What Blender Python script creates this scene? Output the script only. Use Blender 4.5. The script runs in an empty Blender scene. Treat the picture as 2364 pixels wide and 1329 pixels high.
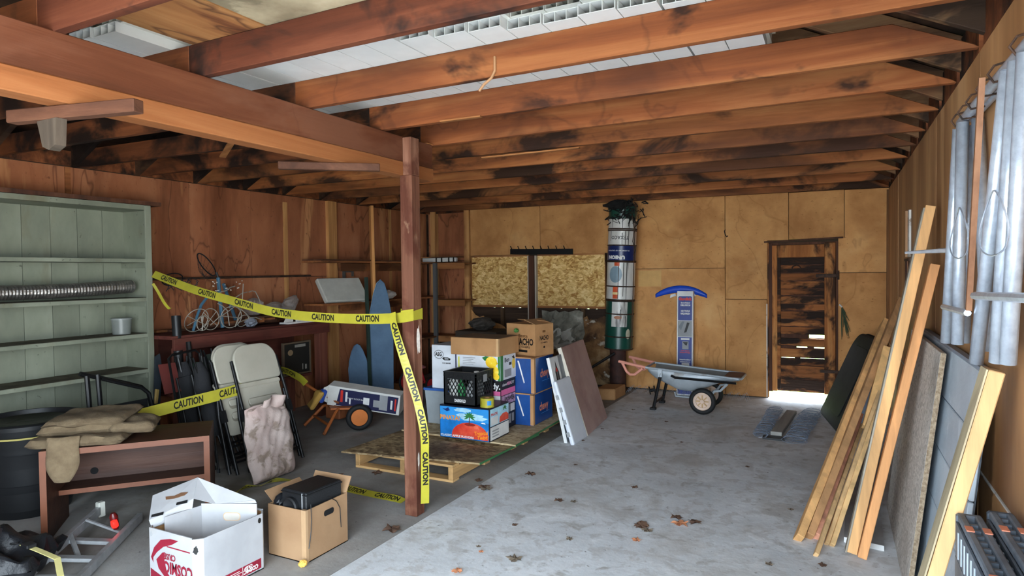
import bpy, bmesh, math, random
from mathutils import Vector as V, Matrix, Euler
R = math.radians
rnd = random.Random(11)
scene = bpy.context.scene
col = scene.collection

# ---------------------------------------------------------------- camera
cd = bpy.data.cameras.new('camera')
cd.sensor_width = 36.0
cd.lens = 1475.0 / 2364.0 * 36.0
cd.clip_start = 0.02
cam = bpy.data.objects.new('camera', cd)
col.objects.link(cam)
cam.location = (0, 0, 1.5)
cam.rotation_mode = 'QUATERNION'
# aim: 26.9 deg to the left of the garage axis, 1.42 deg down, 0.67 deg roll
_yaw, _pit, _rol = R(26.9), R(1.42), R(0.67)
_f = V((-math.sin(_yaw)*math.cos(_pit), math.cos(_yaw)*math.cos(_pit), -math.sin(_pit)))
_r = V((math.cos(_yaw), math.sin(_yaw), 0)); _d = _f.cross(_r)
_x = _r*math.cos(_rol) + _d*math.sin(_rol); _y = -(-_r*math.sin(_rol) + _d*math.cos(_rol))
cam.rotation_quaternion = Matrix((_x, _y, -_f)).transposed().to_quaternion()
scene.camera = cam

# ---------------------------------------------------------------- world, sun, exposure
w = bpy.data.worlds.new('world'); scene.world = w; w.use_nodes = True
bg = w.node_tree.nodes['Background']
bg.inputs[0].default_value = (0.76, 0.885, 1.0, 1); bg.inputs[1].default_value = 3.2
sd = bpy.data.lights.new('sun', 'SUN'); sd.energy = 9.0; sd.angle = R(1.0); sd.color = (1.0, 0.94, 0.84)
sun = bpy.data.objects.new('sun', sd); col.objects.link(sun); sun.location = (2, 14, 12)
sun.rotation_euler = V((0.25, -0.75, -1.0)).to_track_quat('-Z', 'Y').to_euler()
# daylight portal in the open garage doorway (guides sampling of the sky)
pd = bpy.data.lights.new('doorway_daylight', 'AREA'); pd.shape = 'RECTANGLE'; pd.size = 2.9; pd.size_y = 2.3
pd.cycles.is_portal = True
po = bpy.data.objects.new('doorway_daylight', pd); col.objects.link(po)
po.location = (-1.0, -0.83, 1.15); po.rotation_euler = (R(90), 0, 0)
pd2 = bpy.data.lights.new('added_side_daylight', 'AREA'); pd2.shape = 'RECTANGLE'; pd2.size = 1.6; pd2.size_y = 2.05  # portal for the unseen side doorway, added to light right-hand faces
pd2.cycles.is_portal = True
po2 = bpy.data.objects.new('added_side_daylight', pd2); col.objects.link(po2)
po2.location = (0.53, 0.05, 1.02); po2.rotation_euler = (R(90), 0, R(90))
scene.view_settings.view_transform = 'Standard'
scene.view_settings.look = 'None'
scene.view_settings.gamma = 1.0
scene.view_settings.use_curve_mapping = False
scene.view_settings.exposure = 2.62

# ---------------------------------------------------------------- mesh helpers
class MB:
    def __init__(s): s.v = []; s.f = []; s.mi = []; s.m = 0
    def add(s, vs, fs, T=None):
        o = len(s.v)
        s.v += [tuple(T @ V(p)) if T else tuple(p) for p in vs]
        for f in fs: s.f.append([i+o for i in f]); s.mi.append(s.m)
        return s
    def bx(s, x0, x1, y0, y1, z0, z1, T=None):
        return s.add([(x0,y0,z0),(x1,y0,z0),(x1,y1,z0),(x0,y1,z0),(x0,y0,z1),(x1,y0,z1),(x1,y1,z1),(x0,y1,z1)],
              [(0,3,2,1),(4,5,6,7),(0,1,5,4),(1,2,6,5),(2,3,7,6),(3,0,4,7)], T)
    def box(s, c, d, T=None):
        return s.bx(c[0]-d[0]/2,c[0]+d[0]/2,c[1]-d[1]/2,c[1]+d[1]/2,c[2]-d[2]/2,c[2]+d[2]/2,T)
    def bar(s, a, b, w, h, up=(0,0,1)):
        a, b = V(a), V(b); z = (b-a); L = z.length; z.normalize()
        x = V(up).cross(z)
        if x.length < 1e-4: x = V((1,0,0)).cross(z)
        x.normalize(); y = z.cross(x)
        T = Matrix((( x.x,y.x,z.x,a.x),(x.y,y.y,z.y,a.y),(x.z,y.z,z.z,a.z),(0,0,0,1)))
        return s.bx(-w/2,w/2,-h/2,h/2,0,L,T)
    def prism(s, poly, z0, z1, T=None):
        n = len(poly)
        vs = [(p[0],p[1],z0) for p in poly]+[(p[0],p[1],z1) for p in poly]
        fs = [tuple(range(n-1,-1,-1)), tuple(range(n,2*n))]+[(i,(i+1)%n,n+(i+1)%n,n+i) for i in range(n)]
        return s.add(vs, fs, T)
    def tube(s, pts, r, n=8, closed=False, cap=True):
        pts = [V(p) for p in pts]; N = len(pts)
        rs = r if isinstance(r,(list,tuple)) else [r]*N
        vs = []; fs = []; prev = None
        for i,p in enumerate(pts):
            if closed: t = pts[(i+1)%N]-pts[i-1]
            else: t = pts[min(i+1,N-1)]-pts[max(i-1,0)]
            if t.length < 1e-7: t = V((0,0,1))
            t.normalize()
            if prev is None:
                x = t.cross(V((0,0,1)))
                if x.length < .05: x = t.cross(V((1,0,0)))
            else:
                x = prev - t*prev.dot(t)
                if x.length < 1e-5: x = t.cross(V((0,1,0.3)))
            x.normalize(); prev = x; y = t.cross(x)
            for k in range(n):
                a = 2*math.pi*k/n
                vs.append(tuple(p + x*(rs[i]*math.cos(a)) + y*(rs[i]*math.sin(a))))
        for i in range(N if closed else N-1):
            j = (i+1)%N
            for k in range(n):
                fs.append((i*n+k, i*n+(k+1)%n, j*n+(k+1)%n, j*n+k))
        if cap and not closed:
            fs.append(tuple(range(n-1,-1,-1))); fs.append(tuple((N-1)*n+k for k in range(n)))
        return s.add(vs, fs)
    def lathe(s, prof, n=24, T=None, cap=True):
        vs = []; fs = []
        for r,z in prof:
            for k in range(n):
                a = 2*math.pi*k/n; vs.append((r*math.cos(a), r*math.sin(a), z))
        for i in range(len(prof)-1):
            for k in range(n):
                fs.append((i*n+k,i*n+(k+1)%n,(i+1)*n+(k+1)%n,(i+1)*n+k))
        if cap:
            fs.append(tuple(range(n-1,-1,-1))); fs.append(tuple((len(prof)-1)*n+k for k in range(n)))
        return s.add(vs, fs, T)
    def grid(s, fn, nu, nv, T=None):
        vs = [fn(i/nu, j/nv) for j in range(nv+1) for i in range(nu+1)]
        fs = [(j*(nu+1)+i, j*(nu+1)+i+1, (j+1)*(nu+1)+i+1, (j+1)*(nu+1)+i) for j in range(nv) for i in range(nu)]
        return s.add(vs, fs, T)

WP = {}     # world position of an unrotated parent, to subtract from world-space meshes
def mesh_of(mb, name, mats, smooth=False, fix=True, off=None):
    me = bpy.data.meshes.new(name)
    vs = mb.v if off is None else [(p[0]-off[0],p[1]-off[1],p[2]-off[2]) for p in mb.v]
    me.from_pydata(vs, [], mb.f)
    for m in (mats if isinstance(mats,(list,tuple)) else [mats]): me.materials.append(m)
    for p,i in zip(me.polygons, mb.mi): p.material_index = i
    if fix:
        b = bmesh.new(); b.from_mesh(me); bmesh.ops.recalc_face_normals(b, faces=b.faces); b.to_mesh(me); b.free()
    if smooth:
        me.polygons.foreach_set('use_smooth', [True]*len(me.polygons))
        me.set_sharp_from_angle(angle=R(40))
    me.update()
    return me
def obj(name, mb, mats, parent=None, bevel=0, smooth=False, world=True, solid=0, sub=0, T=None, seg=1):
    off = WP.get(parent.name) if (world and parent is not None) else None
    o = bpy.data.objects.new(name, mesh_of(mb, name, mats, smooth, True, off)); col.objects.link(o)
    if parent is not None:
        o.parent = parent
        if world: WP[o.name] = WP.get(parent.name, (0,0,0))
    else: WP[o.name] = (0,0,0)
    if T is not None: o.matrix_local = T
    if solid:
        m = o.modifiers.new('solid','SOLIDIFY'); m.thickness = solid; m.offset = 0
    if bevel:
        m = o.modifiers.new('bevel','BEVEL'); m.width = bevel; m.segments = seg; m.limit_method = 'ANGLE'; m.angle_limit = R(40)
    if sub:
        m = o.modifiers.new('sub','SUBSURF'); m.levels = sub; m.render_levels = sub
    return o
def tag(o, label, cat, group=None):
    o['label'] = label; o['category'] = cat
    if group: o['group'] = group
    return o
def thing(name, label, cat, loc=(0,0,0), rotz=0, group=None, T=None):
    o = bpy.data.objects.new(name, None); col.objects.link(o); o.empty_display_size = .1
    if T is not None: o.matrix_world = T
    else: o.location = loc; o.rotation_euler = (0,0,rotz)
    WP[o.name] = tuple(loc)
    return tag(o, label, cat, group)
def single(name, mb, mats, label, cat, group=None, **k):
    """a thing that is one mesh; its origin is moved to its base"""
    xs = [p[0] for p in mb.v]; ys = [p[1] for p in mb.v]; zs = [p[2] for p in mb.v]
    c = ((min(xs)+max(xs))/2, (min(ys)+max(ys))/2, min(zs))
    mb.v = [(p[0]-c[0],p[1]-c[1],p[2]-c[2]) for p in mb.v]
    o = obj(name, mb, mats, None, **k); o.location = c; WP[o.name] = c
    return tag(o, label, cat, group)
def struct(name, mb, mats, **k):
    o = obj(name, mb, mats, None, **k); o['kind'] = 'structure'; return o
def copy_tree(o, parent=None):
    c = o.copy(); col.objects.link(c); c.parent = parent
    for ch in list(o.children): copy_tree(ch, c)
    return c
def fr(o, u, v):
    """frame: origin o, x along u, y along v, z = u x v"""
    u = V(u).normalized(); v = V(v); v = (v - u*u.dot(v)).normalized(); n = u.cross(v); o = V(o)
    return Matrix(((u.x,v.x,n.x,o.x),(u.y,v.y,n.y,o.y),(u.z,v.z,n.z,o.z),(0,0,0,1)))
def text_mesh(s, size, bold=0.0, align='CENTER', shear=0.0):
    cu = bpy.data.curves.new('t','FONT'); cu.body = s; cu.size = size; cu.align_x = align; cu.align_y = 'CENTER'
    cu.offset = bold; cu.shear = shear; cu.resolution_u = 2
    o = bpy.data.objects.new('t', cu); col.objects.link(o)
    dg = bpy.context.evaluated_depsgraph_get()
    me = bpy.data.meshes.new_from_object(o.evaluated_get(dg))
    vs = [v.co.copy() for v in me.vertices]; fs = [tuple(p.vertices) for p in me.polygons]
    bpy.data.objects.remove(o); bpy.data.curves.remove(cu); bpy.data.meshes.remove(me)
    return vs, fs
def text(parent, s, T, size, m, bold=0.0, sx=1.0, lift=.0012, name='lettering', width=None, world=True, shear=0.0):
    """flat lettering: T is the frame of the face it is printed on (x reading direction, y up)"""
    vs, fs = text_mesh(s, size, bold, shear=shear)
    if width:
        w = max(v.x for v in vs)-min(v.x for v in vs); sx = width/w
    mb = MB(); mb.add([(v.x*sx, v.y, lift) for v in vs], fs, T)
    return obj(name, mb, m, parent, world=world)
def patch(parent, name, T, poly, m, lift=.0008, world=True, th=.0004):
    mb = MB(); mb.prism(poly, lift-th, lift, T)
    return obj(name, mb, m, parent, world=world)
def rect(x0, x1, y0, y1): return [(x0,y0),(x1,y0),(x1,y1),(x0,y1)]
def ell(cx, cy, rx, ry, n=20, a0=0, a1=360):
    return [(cx+rx*math.cos(R(a0+(a1-a0)*k/(n if a1-a0>=360 else n-1))), cy+ry*math.sin(R(a0+(a1-a0)*k/(n if a1-a0>=360 else n-1)))) for k in range(n)]

# ---------------------------------------------------------------- material helpers
def lin(c):
    r = []
    for x in c[:3]:
        x = x/255.0
        r.append(x/12.92 if x <= .04045 else ((x+.055)/1.055)**2.4)
    return (*r, 1)
MATS = {}
def mat(name, cols, scale=4.0, st=(1,1,1), rough=.75, metal=0.0, bump=0.0, bscale=None, bst=None, stain=None, ring=None,
        detail=6, spec=.4, alpha=1.0, trans=0.0, dist=0.0, grime=None, emit=None, hue=0.0, coat=0.0, sub=None, off=True):
    """cols: [(pos, sRGB)], noise driven. stain/grime: (sRGB, scale, lo, hi, stretch, strength)"""
    m = bpy.data.materials.new(name); m.use_nodes = True; MATS[name] = m
    nt = m.node_tree; N = nt.nodes; L = nt.links
    b = N['Principled BSDF']
    b.inputs['Roughness'].default_value = rough; b.inputs['Metallic'].default_value = metal
    b.inputs['Specular IOR Level'].default_value = spec; b.inputs['Alpha'].default_value = alpha
    b.inputs['Transmission Weight'].default_value = trans
    if coat: b.inputs['Coat Weight'].default_value = coat
    tc = N.new('ShaderNodeTexCoord'); vec = tc.outputs['Object']
    if off:
        oi = N.new('ShaderNodeObjectInfo'); mu = N.new('ShaderNodeVectorMath'); mu.operation = 'SCALE'
        cx = N.new('ShaderNodeCombineXYZ')
        for i,k in enumerate((17.0,31.0,23.0)):
            q = N.new('ShaderNodeMath'); q.operation = 'MULTIPLY'; q.inputs[1].default_value = k
            L.new(oi.outputs['Random'], q.inputs[0]); L.new(q.outputs[0], cx.inputs[i])
        ad = N.new('ShaderNodeVectorMath'); ad.operation = 'ADD'
        L.new(vec, ad.inputs[0]); L.new(cx.outputs[0], ad.inputs[1]); vec = ad.outputs[0]
    def noise(sc, stt, dt=detail, ds=dist):
        mp = N.new('ShaderNodeMapping'); mp.inputs['Scale'].default_value = stt; L.new(vec, mp.inputs['Vector'])
        n = N.new('ShaderNodeTexNoise'); n.inputs['Scale'].default_value = sc; n.inputs['Detail'].default_value = dt
        n.inputs['Distortion'].default_value = ds; n.inputs['Roughness'].default_value = .6
        L.new(mp.outputs[0], n.inputs['Vector']); return n.outputs['Fac']
    def ramp(fac, stops):
        r = N.new('ShaderNodeValToRGB'); L.new(fac, r.inputs[0]); e = r.color_ramp.elements
        while len(e) < len(stops): e.new(.5)
        for x,(p,c) in zip(e, stops): x.position = p; x.color = c
        return r.outputs[0]
    def mixc(fac, a, bcol):
        x = N.new('ShaderNodeMix'); x.data_type = 'RGBA'; L.new(fac, x.inputs[0]); L.new(a, x.inputs[6])
        x.inputs[7].default_value = bcol; return x.outputs[2]
    if len(cols) == 1: cols = [(0.0, cols[0][1]), (1.0, cols[0][1])]
    c = ramp(noise(scale, st), [(p, lin(q)) for p,q in cols])
    for sdef in [x for x in (stain, grime) if x]:
        for (sc_, s_, lo, hi, sst, strg) in (sdef if isinstance(sdef, list) else [sdef]):
            fac = ramp(noise(s_, sst, 5, .4), [(lo,(0,0,0,1)), (hi,(strg,strg,strg,1))])
            c = mixc(fac, c, lin(sc_))
    if ring:
        rc, s_, mid, wd, rst, strg = ring
        fac = ramp(noise(s_, rst, 4, .6), [(mid-wd,(0,0,0,1)), (mid,(strg,strg,strg,1)), (mid+wd*.6,(strg*.2,)*3+(1,)), (mid+wd*4,(0,0,0,1))])
        c = mixc(fac, c, lin(rc))
    if hue:
        h = N.new('ShaderNodeHueSaturation'); L.new(c, h.inputs['Color'])
        mr = N.new('ShaderNodeMapRange'); mr.inputs[3].default_value = 1-hue; mr.inputs[4].default_value = 1+hue
        oi2 = N.new('ShaderNodeObjectInfo'); L.new(oi2.outputs['Random'], mr.inputs[0]); L.new(mr.outputs[0], h.inputs['Value'])
        c = h.outputs[0]
    L.new(c, b.inputs['Base Color'])
    if bump:
        bp = N.new('ShaderNodeBump'); bp.inputs['Strength'].default_value = bump; bp.inputs['Distance'].default_value = .01
        L.new(noise(bscale or scale*4, bst or st), bp.inputs['Height']); L.new(bp.outputs[0], b.inputs['Normal'])
    if emit:
        b.inputs['Emission Color'].default_value = lin(emit[0]); b.inputs['Emission Strength'].default_value = emit[1]
    return m
def plain(name, c, rough=.6, metal=0.0, v=.06, **k):
    c2 = tuple(max(0,min(255,x*(1-v))) for x in c); c3 = tuple(max(0,min(255,x*(1+v))) for x in c)
    return mat(name, [(.3,c2),(.7,c3)], scale=k.pop('scale',6), rough=rough, metal=metal, **k)
# ---------------------------------------------------------------- materials
def wood(name, axis, dark, mid, light, rough=.75, sc=9, stain=None, ring=None, hue=.12, bump=.25, grime=None):
    st = [1,1,1]; st['xyz'.index(axis)] = .07
    return mat(name, [(.30,dark),(.50,mid),(.68,light)], scale=sc, st=tuple(st), rough=rough, bump=bump, bscale=sc*3, bst=tuple(st),
               stain=stain, ring=ring, hue=hue, grime=grime, dist=.6, spec=.25)
ST = lambda ax: tuple(.45 if a == ax else 1 for a in 'xyz')
JOIST = wood('joist_wood','x',(96,50,26),(130,73,38),(154,99,57), stain=[((38,22,15),3.2,.545,.63,(.5,1,.8),.93),((82,44,26),1.1,.47,.6,(.5,1,1),.8)],
             ring=((52,28,18),1.3,.52,.016,(.7,1,.6),.35), hue=.14)
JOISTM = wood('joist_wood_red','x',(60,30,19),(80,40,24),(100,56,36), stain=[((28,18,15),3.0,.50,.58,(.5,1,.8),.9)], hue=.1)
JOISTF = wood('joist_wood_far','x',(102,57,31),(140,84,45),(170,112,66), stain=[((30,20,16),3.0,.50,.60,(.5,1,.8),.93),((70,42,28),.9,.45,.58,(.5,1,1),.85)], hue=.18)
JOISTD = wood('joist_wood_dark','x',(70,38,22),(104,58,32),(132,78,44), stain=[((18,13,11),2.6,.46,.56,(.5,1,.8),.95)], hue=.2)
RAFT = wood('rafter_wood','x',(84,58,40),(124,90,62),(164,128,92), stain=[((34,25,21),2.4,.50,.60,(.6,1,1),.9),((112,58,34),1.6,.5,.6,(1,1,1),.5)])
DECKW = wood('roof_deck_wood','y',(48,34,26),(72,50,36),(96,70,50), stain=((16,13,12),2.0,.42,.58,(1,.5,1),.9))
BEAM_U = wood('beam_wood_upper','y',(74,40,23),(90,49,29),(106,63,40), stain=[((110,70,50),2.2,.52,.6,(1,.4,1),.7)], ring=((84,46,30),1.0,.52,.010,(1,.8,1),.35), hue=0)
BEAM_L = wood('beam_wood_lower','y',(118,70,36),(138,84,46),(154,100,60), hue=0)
POSTW = wood('post_wood','z',(84,52,38),(112,72,54),(138,98,78), stain=[((78,38,26),3.5,.54,.62,(1,1,.6),.75)], grime=((186,150,120),7,.58,.68,(1,1,.4),.6), hue=0, bump=.5)
LUMX = {}
def lumber(key, c, ax='z', **k):
    return wood('lumber_'+key, ax, tuple(x*.82 for x in c), c, tuple(min(255,x*1.14) for x in c), hue=.05, **k)
STUD = wood('stud_wood','z',(150,104,62),(186,136,84),(206,160,108), stain=((110,70,40),3,.58,.66,(1,1,.5),.5))
STUDX = wood('board_wood_x','x',(110,70,42),(150,98,56),(176,122,76), stain=((60,38,26),2.5,.52,.62,(.5,1,1),.7))
STUDY = wood('board_wood_y','y',(110,66,38),(146,90,52),(170,112,68), stain=((56,36,26),2.5,.52,.62,(1,.5,1),.7))
PANB = mat('tan_fibreboard',[(.32,(178,126,76)),(.52,(204,150,94)),(.7,(216,168,112))],scale=2.2,rough=.85,bump=.12,bscale=60,bst=(1,1,1),
           stain=[((156,104,60),1.3,.52,.68,(1,1,.8),.7),((120,72,38),26,.63,.70,(1,1,2.5),.6)], ring=((140,92,48),1.0,.53,.01,(1,1,.6),.4), spec=.25, hue=.05)
PANL = mat('brown_fibreboard',[(.32,(132,80,52)),(.52,(156,98,66)),(.7,(172,116,82))],scale=1.8,st=(1,1,.5),rough=.85,bump=.12,bscale=60,bst=(1,1,1),
           stain=[((104,58,34),2.2,.50,.64,(1,1,.16),.75),((206,150,100),3.0,.58,.66,(1,1,.12),.55),((84,46,28),30,.64,.7,(1,1,.6),.6)], ring=((84,46,28),1.5,.5,.012,(1,1,.25),.7), spec=.25, hue=.06)
PANR = mat('stained_plywood',[(.3,(146,106,68)),(.5,(184,138,92)),(.7,(208,166,118))],scale=2.6,st=(1,1,.13),rough=.55,bump=.12,bscale=30,bst=(1,1,.06),
           stain=[((120,76,40),1.6,.48,.66,(1,1,.25),.7),((224,184,134),2.6,.60,.68,(1,1,.08),.5)], spec=.5, hue=.05)
SIDING = wood('dark_siding','x',(40,30,24),(60,44,34),(84,64,48))
DOORW = wood('rotten_door_wood','x',(112,66,34),(150,92,48),(182,122,70), sc=12, stain=[((24,18,16),4.5,.43,.52,(.35,1,1),.95)], bump=.8, hue=.15)
DOORS = wood('rotten_stile_wood','z',(130,78,38),(168,106,56),(198,140,82), sc=12, stain=[((34,22,18),5,.50,.60,(1,1,.45),.9)], bump=.8, hue=.12)
CONC = mat('worn_concrete',[(.30,(202,205,208)),(.5,(220,223,226)),(.68,(232,234,236))],scale=1.6,detail=9,rough=.8,bump=.25,bscale=22,off=False,
           stain=[((186,182,177),1.6,.52,.64,(1,1,1),.75),((190,188,186),9,.53,.60,(1,1,1),.6),((160,156,150),5,.60,.68,(1,1,1),.7),((240,242,244),3.6,.60,.68,(1,1,1),.6),((70,66,62),30,.66,.71,(1,1,1),.75)], grime=((180,176,170),.6,.5,.64,(1,1,1),.45), spec=.35)
GRAVEL = mat('pale_gravel',[(.3,(176,172,166)),(.7,(206,202,196))],scale=30,rough=.9,off=False)
GRASS = mat('lawn',[(.3,(70,110,40)),(.7,(130,170,70))],scale=20,rough=.9,off=False)
WHITEP = plain('chipped_white_paint',(214,212,204),.6,stain=((120,90,60),14,.56,.62,(1,1,1),.8))
RUST = mat('rusty_iron',[(.35,(46,40,36)),(.6,(84,60,46))],scale=20,rough=.7,metal=.4,bump=.3)
BLACKM = plain('black_metal',(26,26,27),.4,metal=.3)
BLACKP = plain('black_plastic',(24,25,27),.45)
GALV = mat('galvanised_steel',[(.3,(176,186,200)),(.7,(208,218,230))],scale=30,rough=.3,metal=.5,bump=.08,bscale=120)
ALU = mat('dull_aluminium',[(.3,(150,152,154)),(.7,(186,188,190))],scale=12,rough=.42,metal=.5)
def osb(name, a, b, c, sc=34, stain=None):
    m = bpy.data.materials.new(name); m.use_nodes = True; nt = m.node_tree; N = nt.nodes; L = nt.links; bs = N['Principled BSDF']
    bs.inputs['Roughness'].default_value = .8; bs.inputs['Specular IOR Level'].default_value = .25
    tc = N.new('ShaderNodeTexCoord'); fac = None
    for k,(rx,ss) in enumerate((((.5,.3,.6),(1,1,2.6)),((1.1,.8,.2),(1,2.4,1)))):
        mp = N.new('ShaderNodeMapping'); mp.inputs['Rotation'].default_value = rx; mp.inputs['Scale'].default_value = ss
        no = N.new('ShaderNodeTexNoise'); no.inputs['Scale'].default_value = 8; L.new(tc.outputs['Object'], no.inputs['Vector'])
        ad = N.new('ShaderNodeVectorMath'); ad.operation = 'MULTIPLY_ADD'; ad.inputs[1].default_value = (.12,)*3
        L.new(no.outputs['Color'], ad.inputs[0]); L.new(tc.outputs['Object'], ad.inputs[2]); L.new(ad.outputs[0], mp.inputs[0])
        vo = N.new('ShaderNodeTexVoronoi'); vo.inputs['Scale'].default_value = sc*(1-.25*k); L.new(mp.outputs[0], vo.inputs['Vector'])
        se = N.new('ShaderNodeSeparateColor'); L.new(vo.outputs['Color'], se.inputs[0])
        if fac is None: fac = se.outputs[0]
        else:
            mx = N.new('ShaderNodeMath'); mx.operation = 'ADD'; L.new(fac, mx.inputs[0]); L.new(se.outputs[1], mx.inputs[1])
            hf = N.new('ShaderNodeMath'); hf.operation = 'MULTIPLY'; hf.inputs[1].default_value = .5; L.new(mx.outputs[0], hf.inputs[0]); fac = hf.outputs[0]
    r = N.new('ShaderNodeValToRGB'); e = r.color_ramp.elements; e[0].position = .15; e[0].color = lin(a); e[1].position = .85; e[1].color = lin(c)
    x = e.new(.5); x.color = lin(b); L.new(fac, r.inputs[0]); c_ = r.outputs[0]
    if stain:
        sc_, s_, lo, hi, strg = stain
        n = N.new('ShaderNodeTexNoise'); n.inputs['Scale'].default_value = s_; n.inputs['Detail'].default_value = 5; L.new(tc.outputs['Object'], n.inputs['Vector'])
        rr = N.new('ShaderNodeValToRGB'); rr.color_ramp.elements[0].position = lo; rr.color_ramp.elements[1].position = hi
        rr.color_ramp.elements[0].color = (0,0,0,1); rr.color_ramp.elements[1].color = (strg,strg,strg,1); L.new(n.outputs['Fac'], rr.inputs[0])
        mm = N.new('ShaderNodeMix'); mm.data_type = 'RGBA'; L.new(rr.outputs[0], mm.inputs[0]); L.new(c_, mm.inputs[6]); mm.inputs[7].default_value = lin(sc_); c_ = mm.outputs[2]
    L.new(c_, bs.inputs['Base Color'])
    bp = N.new('ShaderNodeBump'); bp.inputs['Strength'].default_value = .3; bp.inputs['Distance'].default_value = .004; L.new(fac, bp.inputs['Height']); L.new(bp.outputs[0], bs.inputs['Normal'])
    return m
OSB = osb('oriented_strand_board',(172,122,62),(220,178,108),(244,214,152), 26)
OSBOLD = osb('weathered_strand_board',(104,84,60),(150,126,92),(182,160,122), 26, ((84,66,50),2.0,.48,.62,.7))
OSBGREY = osb('grey_chipboard',(160,154,146),(186,180,172),(206,200,192), 60, ((128,118,108),1.6,.5,.64,.5))

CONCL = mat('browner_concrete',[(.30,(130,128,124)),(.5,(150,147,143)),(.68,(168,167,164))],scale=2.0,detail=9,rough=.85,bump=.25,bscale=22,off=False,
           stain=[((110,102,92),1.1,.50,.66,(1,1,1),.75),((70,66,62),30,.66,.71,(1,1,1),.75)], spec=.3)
# ---------------------------------------------------------------- the building
XL, XR, YB, YF = -5.42, 0.5, 7.9, -0.85
OPX0, OPX1, OPZ = -2.4, 0.45, 2.3
SD0, SD1, SDZ = -0.77, 0.85, 2.05                       # unseen side doorway added to the right wall to let light in          # open doorway in the front wall
fl = struct('floor', MB().bx(-2.247,.65,YF-.15,8.05,-.1,0), CONC)
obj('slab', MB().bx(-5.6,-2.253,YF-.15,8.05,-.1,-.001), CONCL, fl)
g = struct('ground', MB().bx(-40,40,-30,8.05,-.24,-.12), GRAVEL)
struct('ground_behind', MB().bx(-60,60,8.02,90,-.2,-.05), GRASS)

# right wall: plywood sheets over studs
wr = struct('wall_right', MB().bx(XR+.012,.62,SD1,8.0,-.1,2.36).bx(XR+.012,.62,YF,SD0,-.1,2.36).bx(XR+.012,.62,SD0,SD1,SDZ,2.36), SIDING)  # gap left for the added side doorway
ys = [SD1,1.84,3.06,4.28,5.5,6.72,YB]
for a,b in zip(ys, ys[1:]):
    for z0,z1 in ((.02,.705),(.712,2.34)):
        t = rnd.uniform(-.0015,.0015)
        if z0 > .5 and a == 5.5:     # a small opening is cut into this sheet
            for q in ((a+.003,5.62,z0,z1),(5.9,b-.003,z0,z1),(5.62,5.9,z0,1.20),(5.62,5.9,1.55,z1)):
                obj('panel', MB().bx(XR+t,XR+.012,*q), PANR, wr)
        else: obj('panel', MB().bx(XR+t,XR+.012,a+.003,b-.003,z0,z1), PANR, wr)
obj('seam_bead', MB().bar((XR-.003,SD1,.709),(XR-.003,YB,.709),.006,.007), WHITEP, wr)
obj('corner_strip', MB().bx(XR-.02,XR,YB-.03,YB,0,2.33), wood('corner_wood','z',(90,58,32),(120,80,46),(140,98,60)), wr)

struct('trim_2', MB().bx(.47,.65,SD1-.005,SD1+.05,-.02,SDZ+.05).bx(.47,.65,SD0-.05,SD0+.005,-.02,SDZ+.05).bx(.47,.65,SD0,SD1,SDZ-.005,SDZ+.05), WHITEP, bevel=.004)  # casing round the added side doorway
# left wall: brown fibreboard sheets and studs
wl = struct('wall_left', MB().bx(-5.56,XL-.012,YF,8.0,-.1,2.5), SIDING)
ys = [YF,.5,1.72,2.93,4.0,4.71,5.83,7.03,YB]
for a,b in zip(ys, ys[1:]):
    zs = [0,1.478,2.375] if 2.9 < a < 5.0 else [0,2.375]
    for z0,z1 in zip(zs, zs[1:]):
        t = rnd.uniform(-.002,.002)
        obj('panel', MB().bx(XL-.012,XL+t,a+.003,b-.003,z0+.003,z1-.003), PANL, wl)
for y0,y1,m in ((5.80,5.94,STUD),(2.915,2.955,STUDY),(7.0,7.045,STUD)):
    obj('stud', MB().bx(XL,XL+(.045 if m is STUD and y0 < 6 else .012),y0,y1,0,2.37), m, wl)
obj('stud', MB().bx(XL,XL+.006,5.14,5.2,0,2.3), STUD, wl)
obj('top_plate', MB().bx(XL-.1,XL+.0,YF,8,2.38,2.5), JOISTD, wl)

# back wall: siding with the doorway, panels, boarded windows
mb = MB()
mb.bx(-5.56,-.705,7.96,8.03,-.1,1.000); mb.bx(-5.56,-.705,7.96,8.03,1.014,2.5)
for x0,x1 in ((-5.56,-4.35),(-4.31,-4.22),(-4.17,-3.96),(-3.9,-3.32),(-3.29,-3.1),(-3.07,-2.95),(-2.90,-2.82),(-2.79,-.705)): mb.bx(x0,x1,7.96,8.03,1.0,1.014)
mb.bx(-.705,.015,7.96,8.03,1.80,2.5); mb.bx(.015,.62,7.96,8.03,-.1,2.5)
mb.prism([(-5.9,2.5),(.98,2.5),(-2.46,4.1)], -8.03,-7.96, Matrix(((1,0,0,0),(0,0,-1,0),(0,1,0,0),(0,0,0,1))))
wb = struct('wall_back', mb, SIDING)
YZ = Matrix(((1,0,0,0),(0,0,-1,0),(0,1,0,0),(0,0,0,1)))     # prism drawn in (x, z), extruded along -y
def pan(poly, y0=YB, y1=YB+.055, m=PANB, name='panel', par=wb):
    t = rnd.uniform(-.002,.002)
    return obj(name, MB().prism(poly, -y1, -(y0+t), YZ), m, par)
g_ = .003
pan(rect(-4.665,-3.575,1.74,2.41)); pan(rect(-3.568,-2.555,1.735,2.39))
pan(rect(-2.548,-1.175,1.523,2.375)); pan(rect(-2.548,-1.175,.02,1.517))
pan([(-1.168,1.153),(-.708,1.153),(-.708,1.83),(-.483,1.83),(-.483,2.365),(-1.168,2.37)])
pan(rect(-1.168,-.712,.02,1.147)); pan(rect(-.477,.077,1.835,2.36))
pan([(.022,1.453),(.5,1.453),(.5,2.35),(.083,2.355),(.083,1.835),(.022,1.835)]); pan(rect(.022,.5,.0,1.447))
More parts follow.
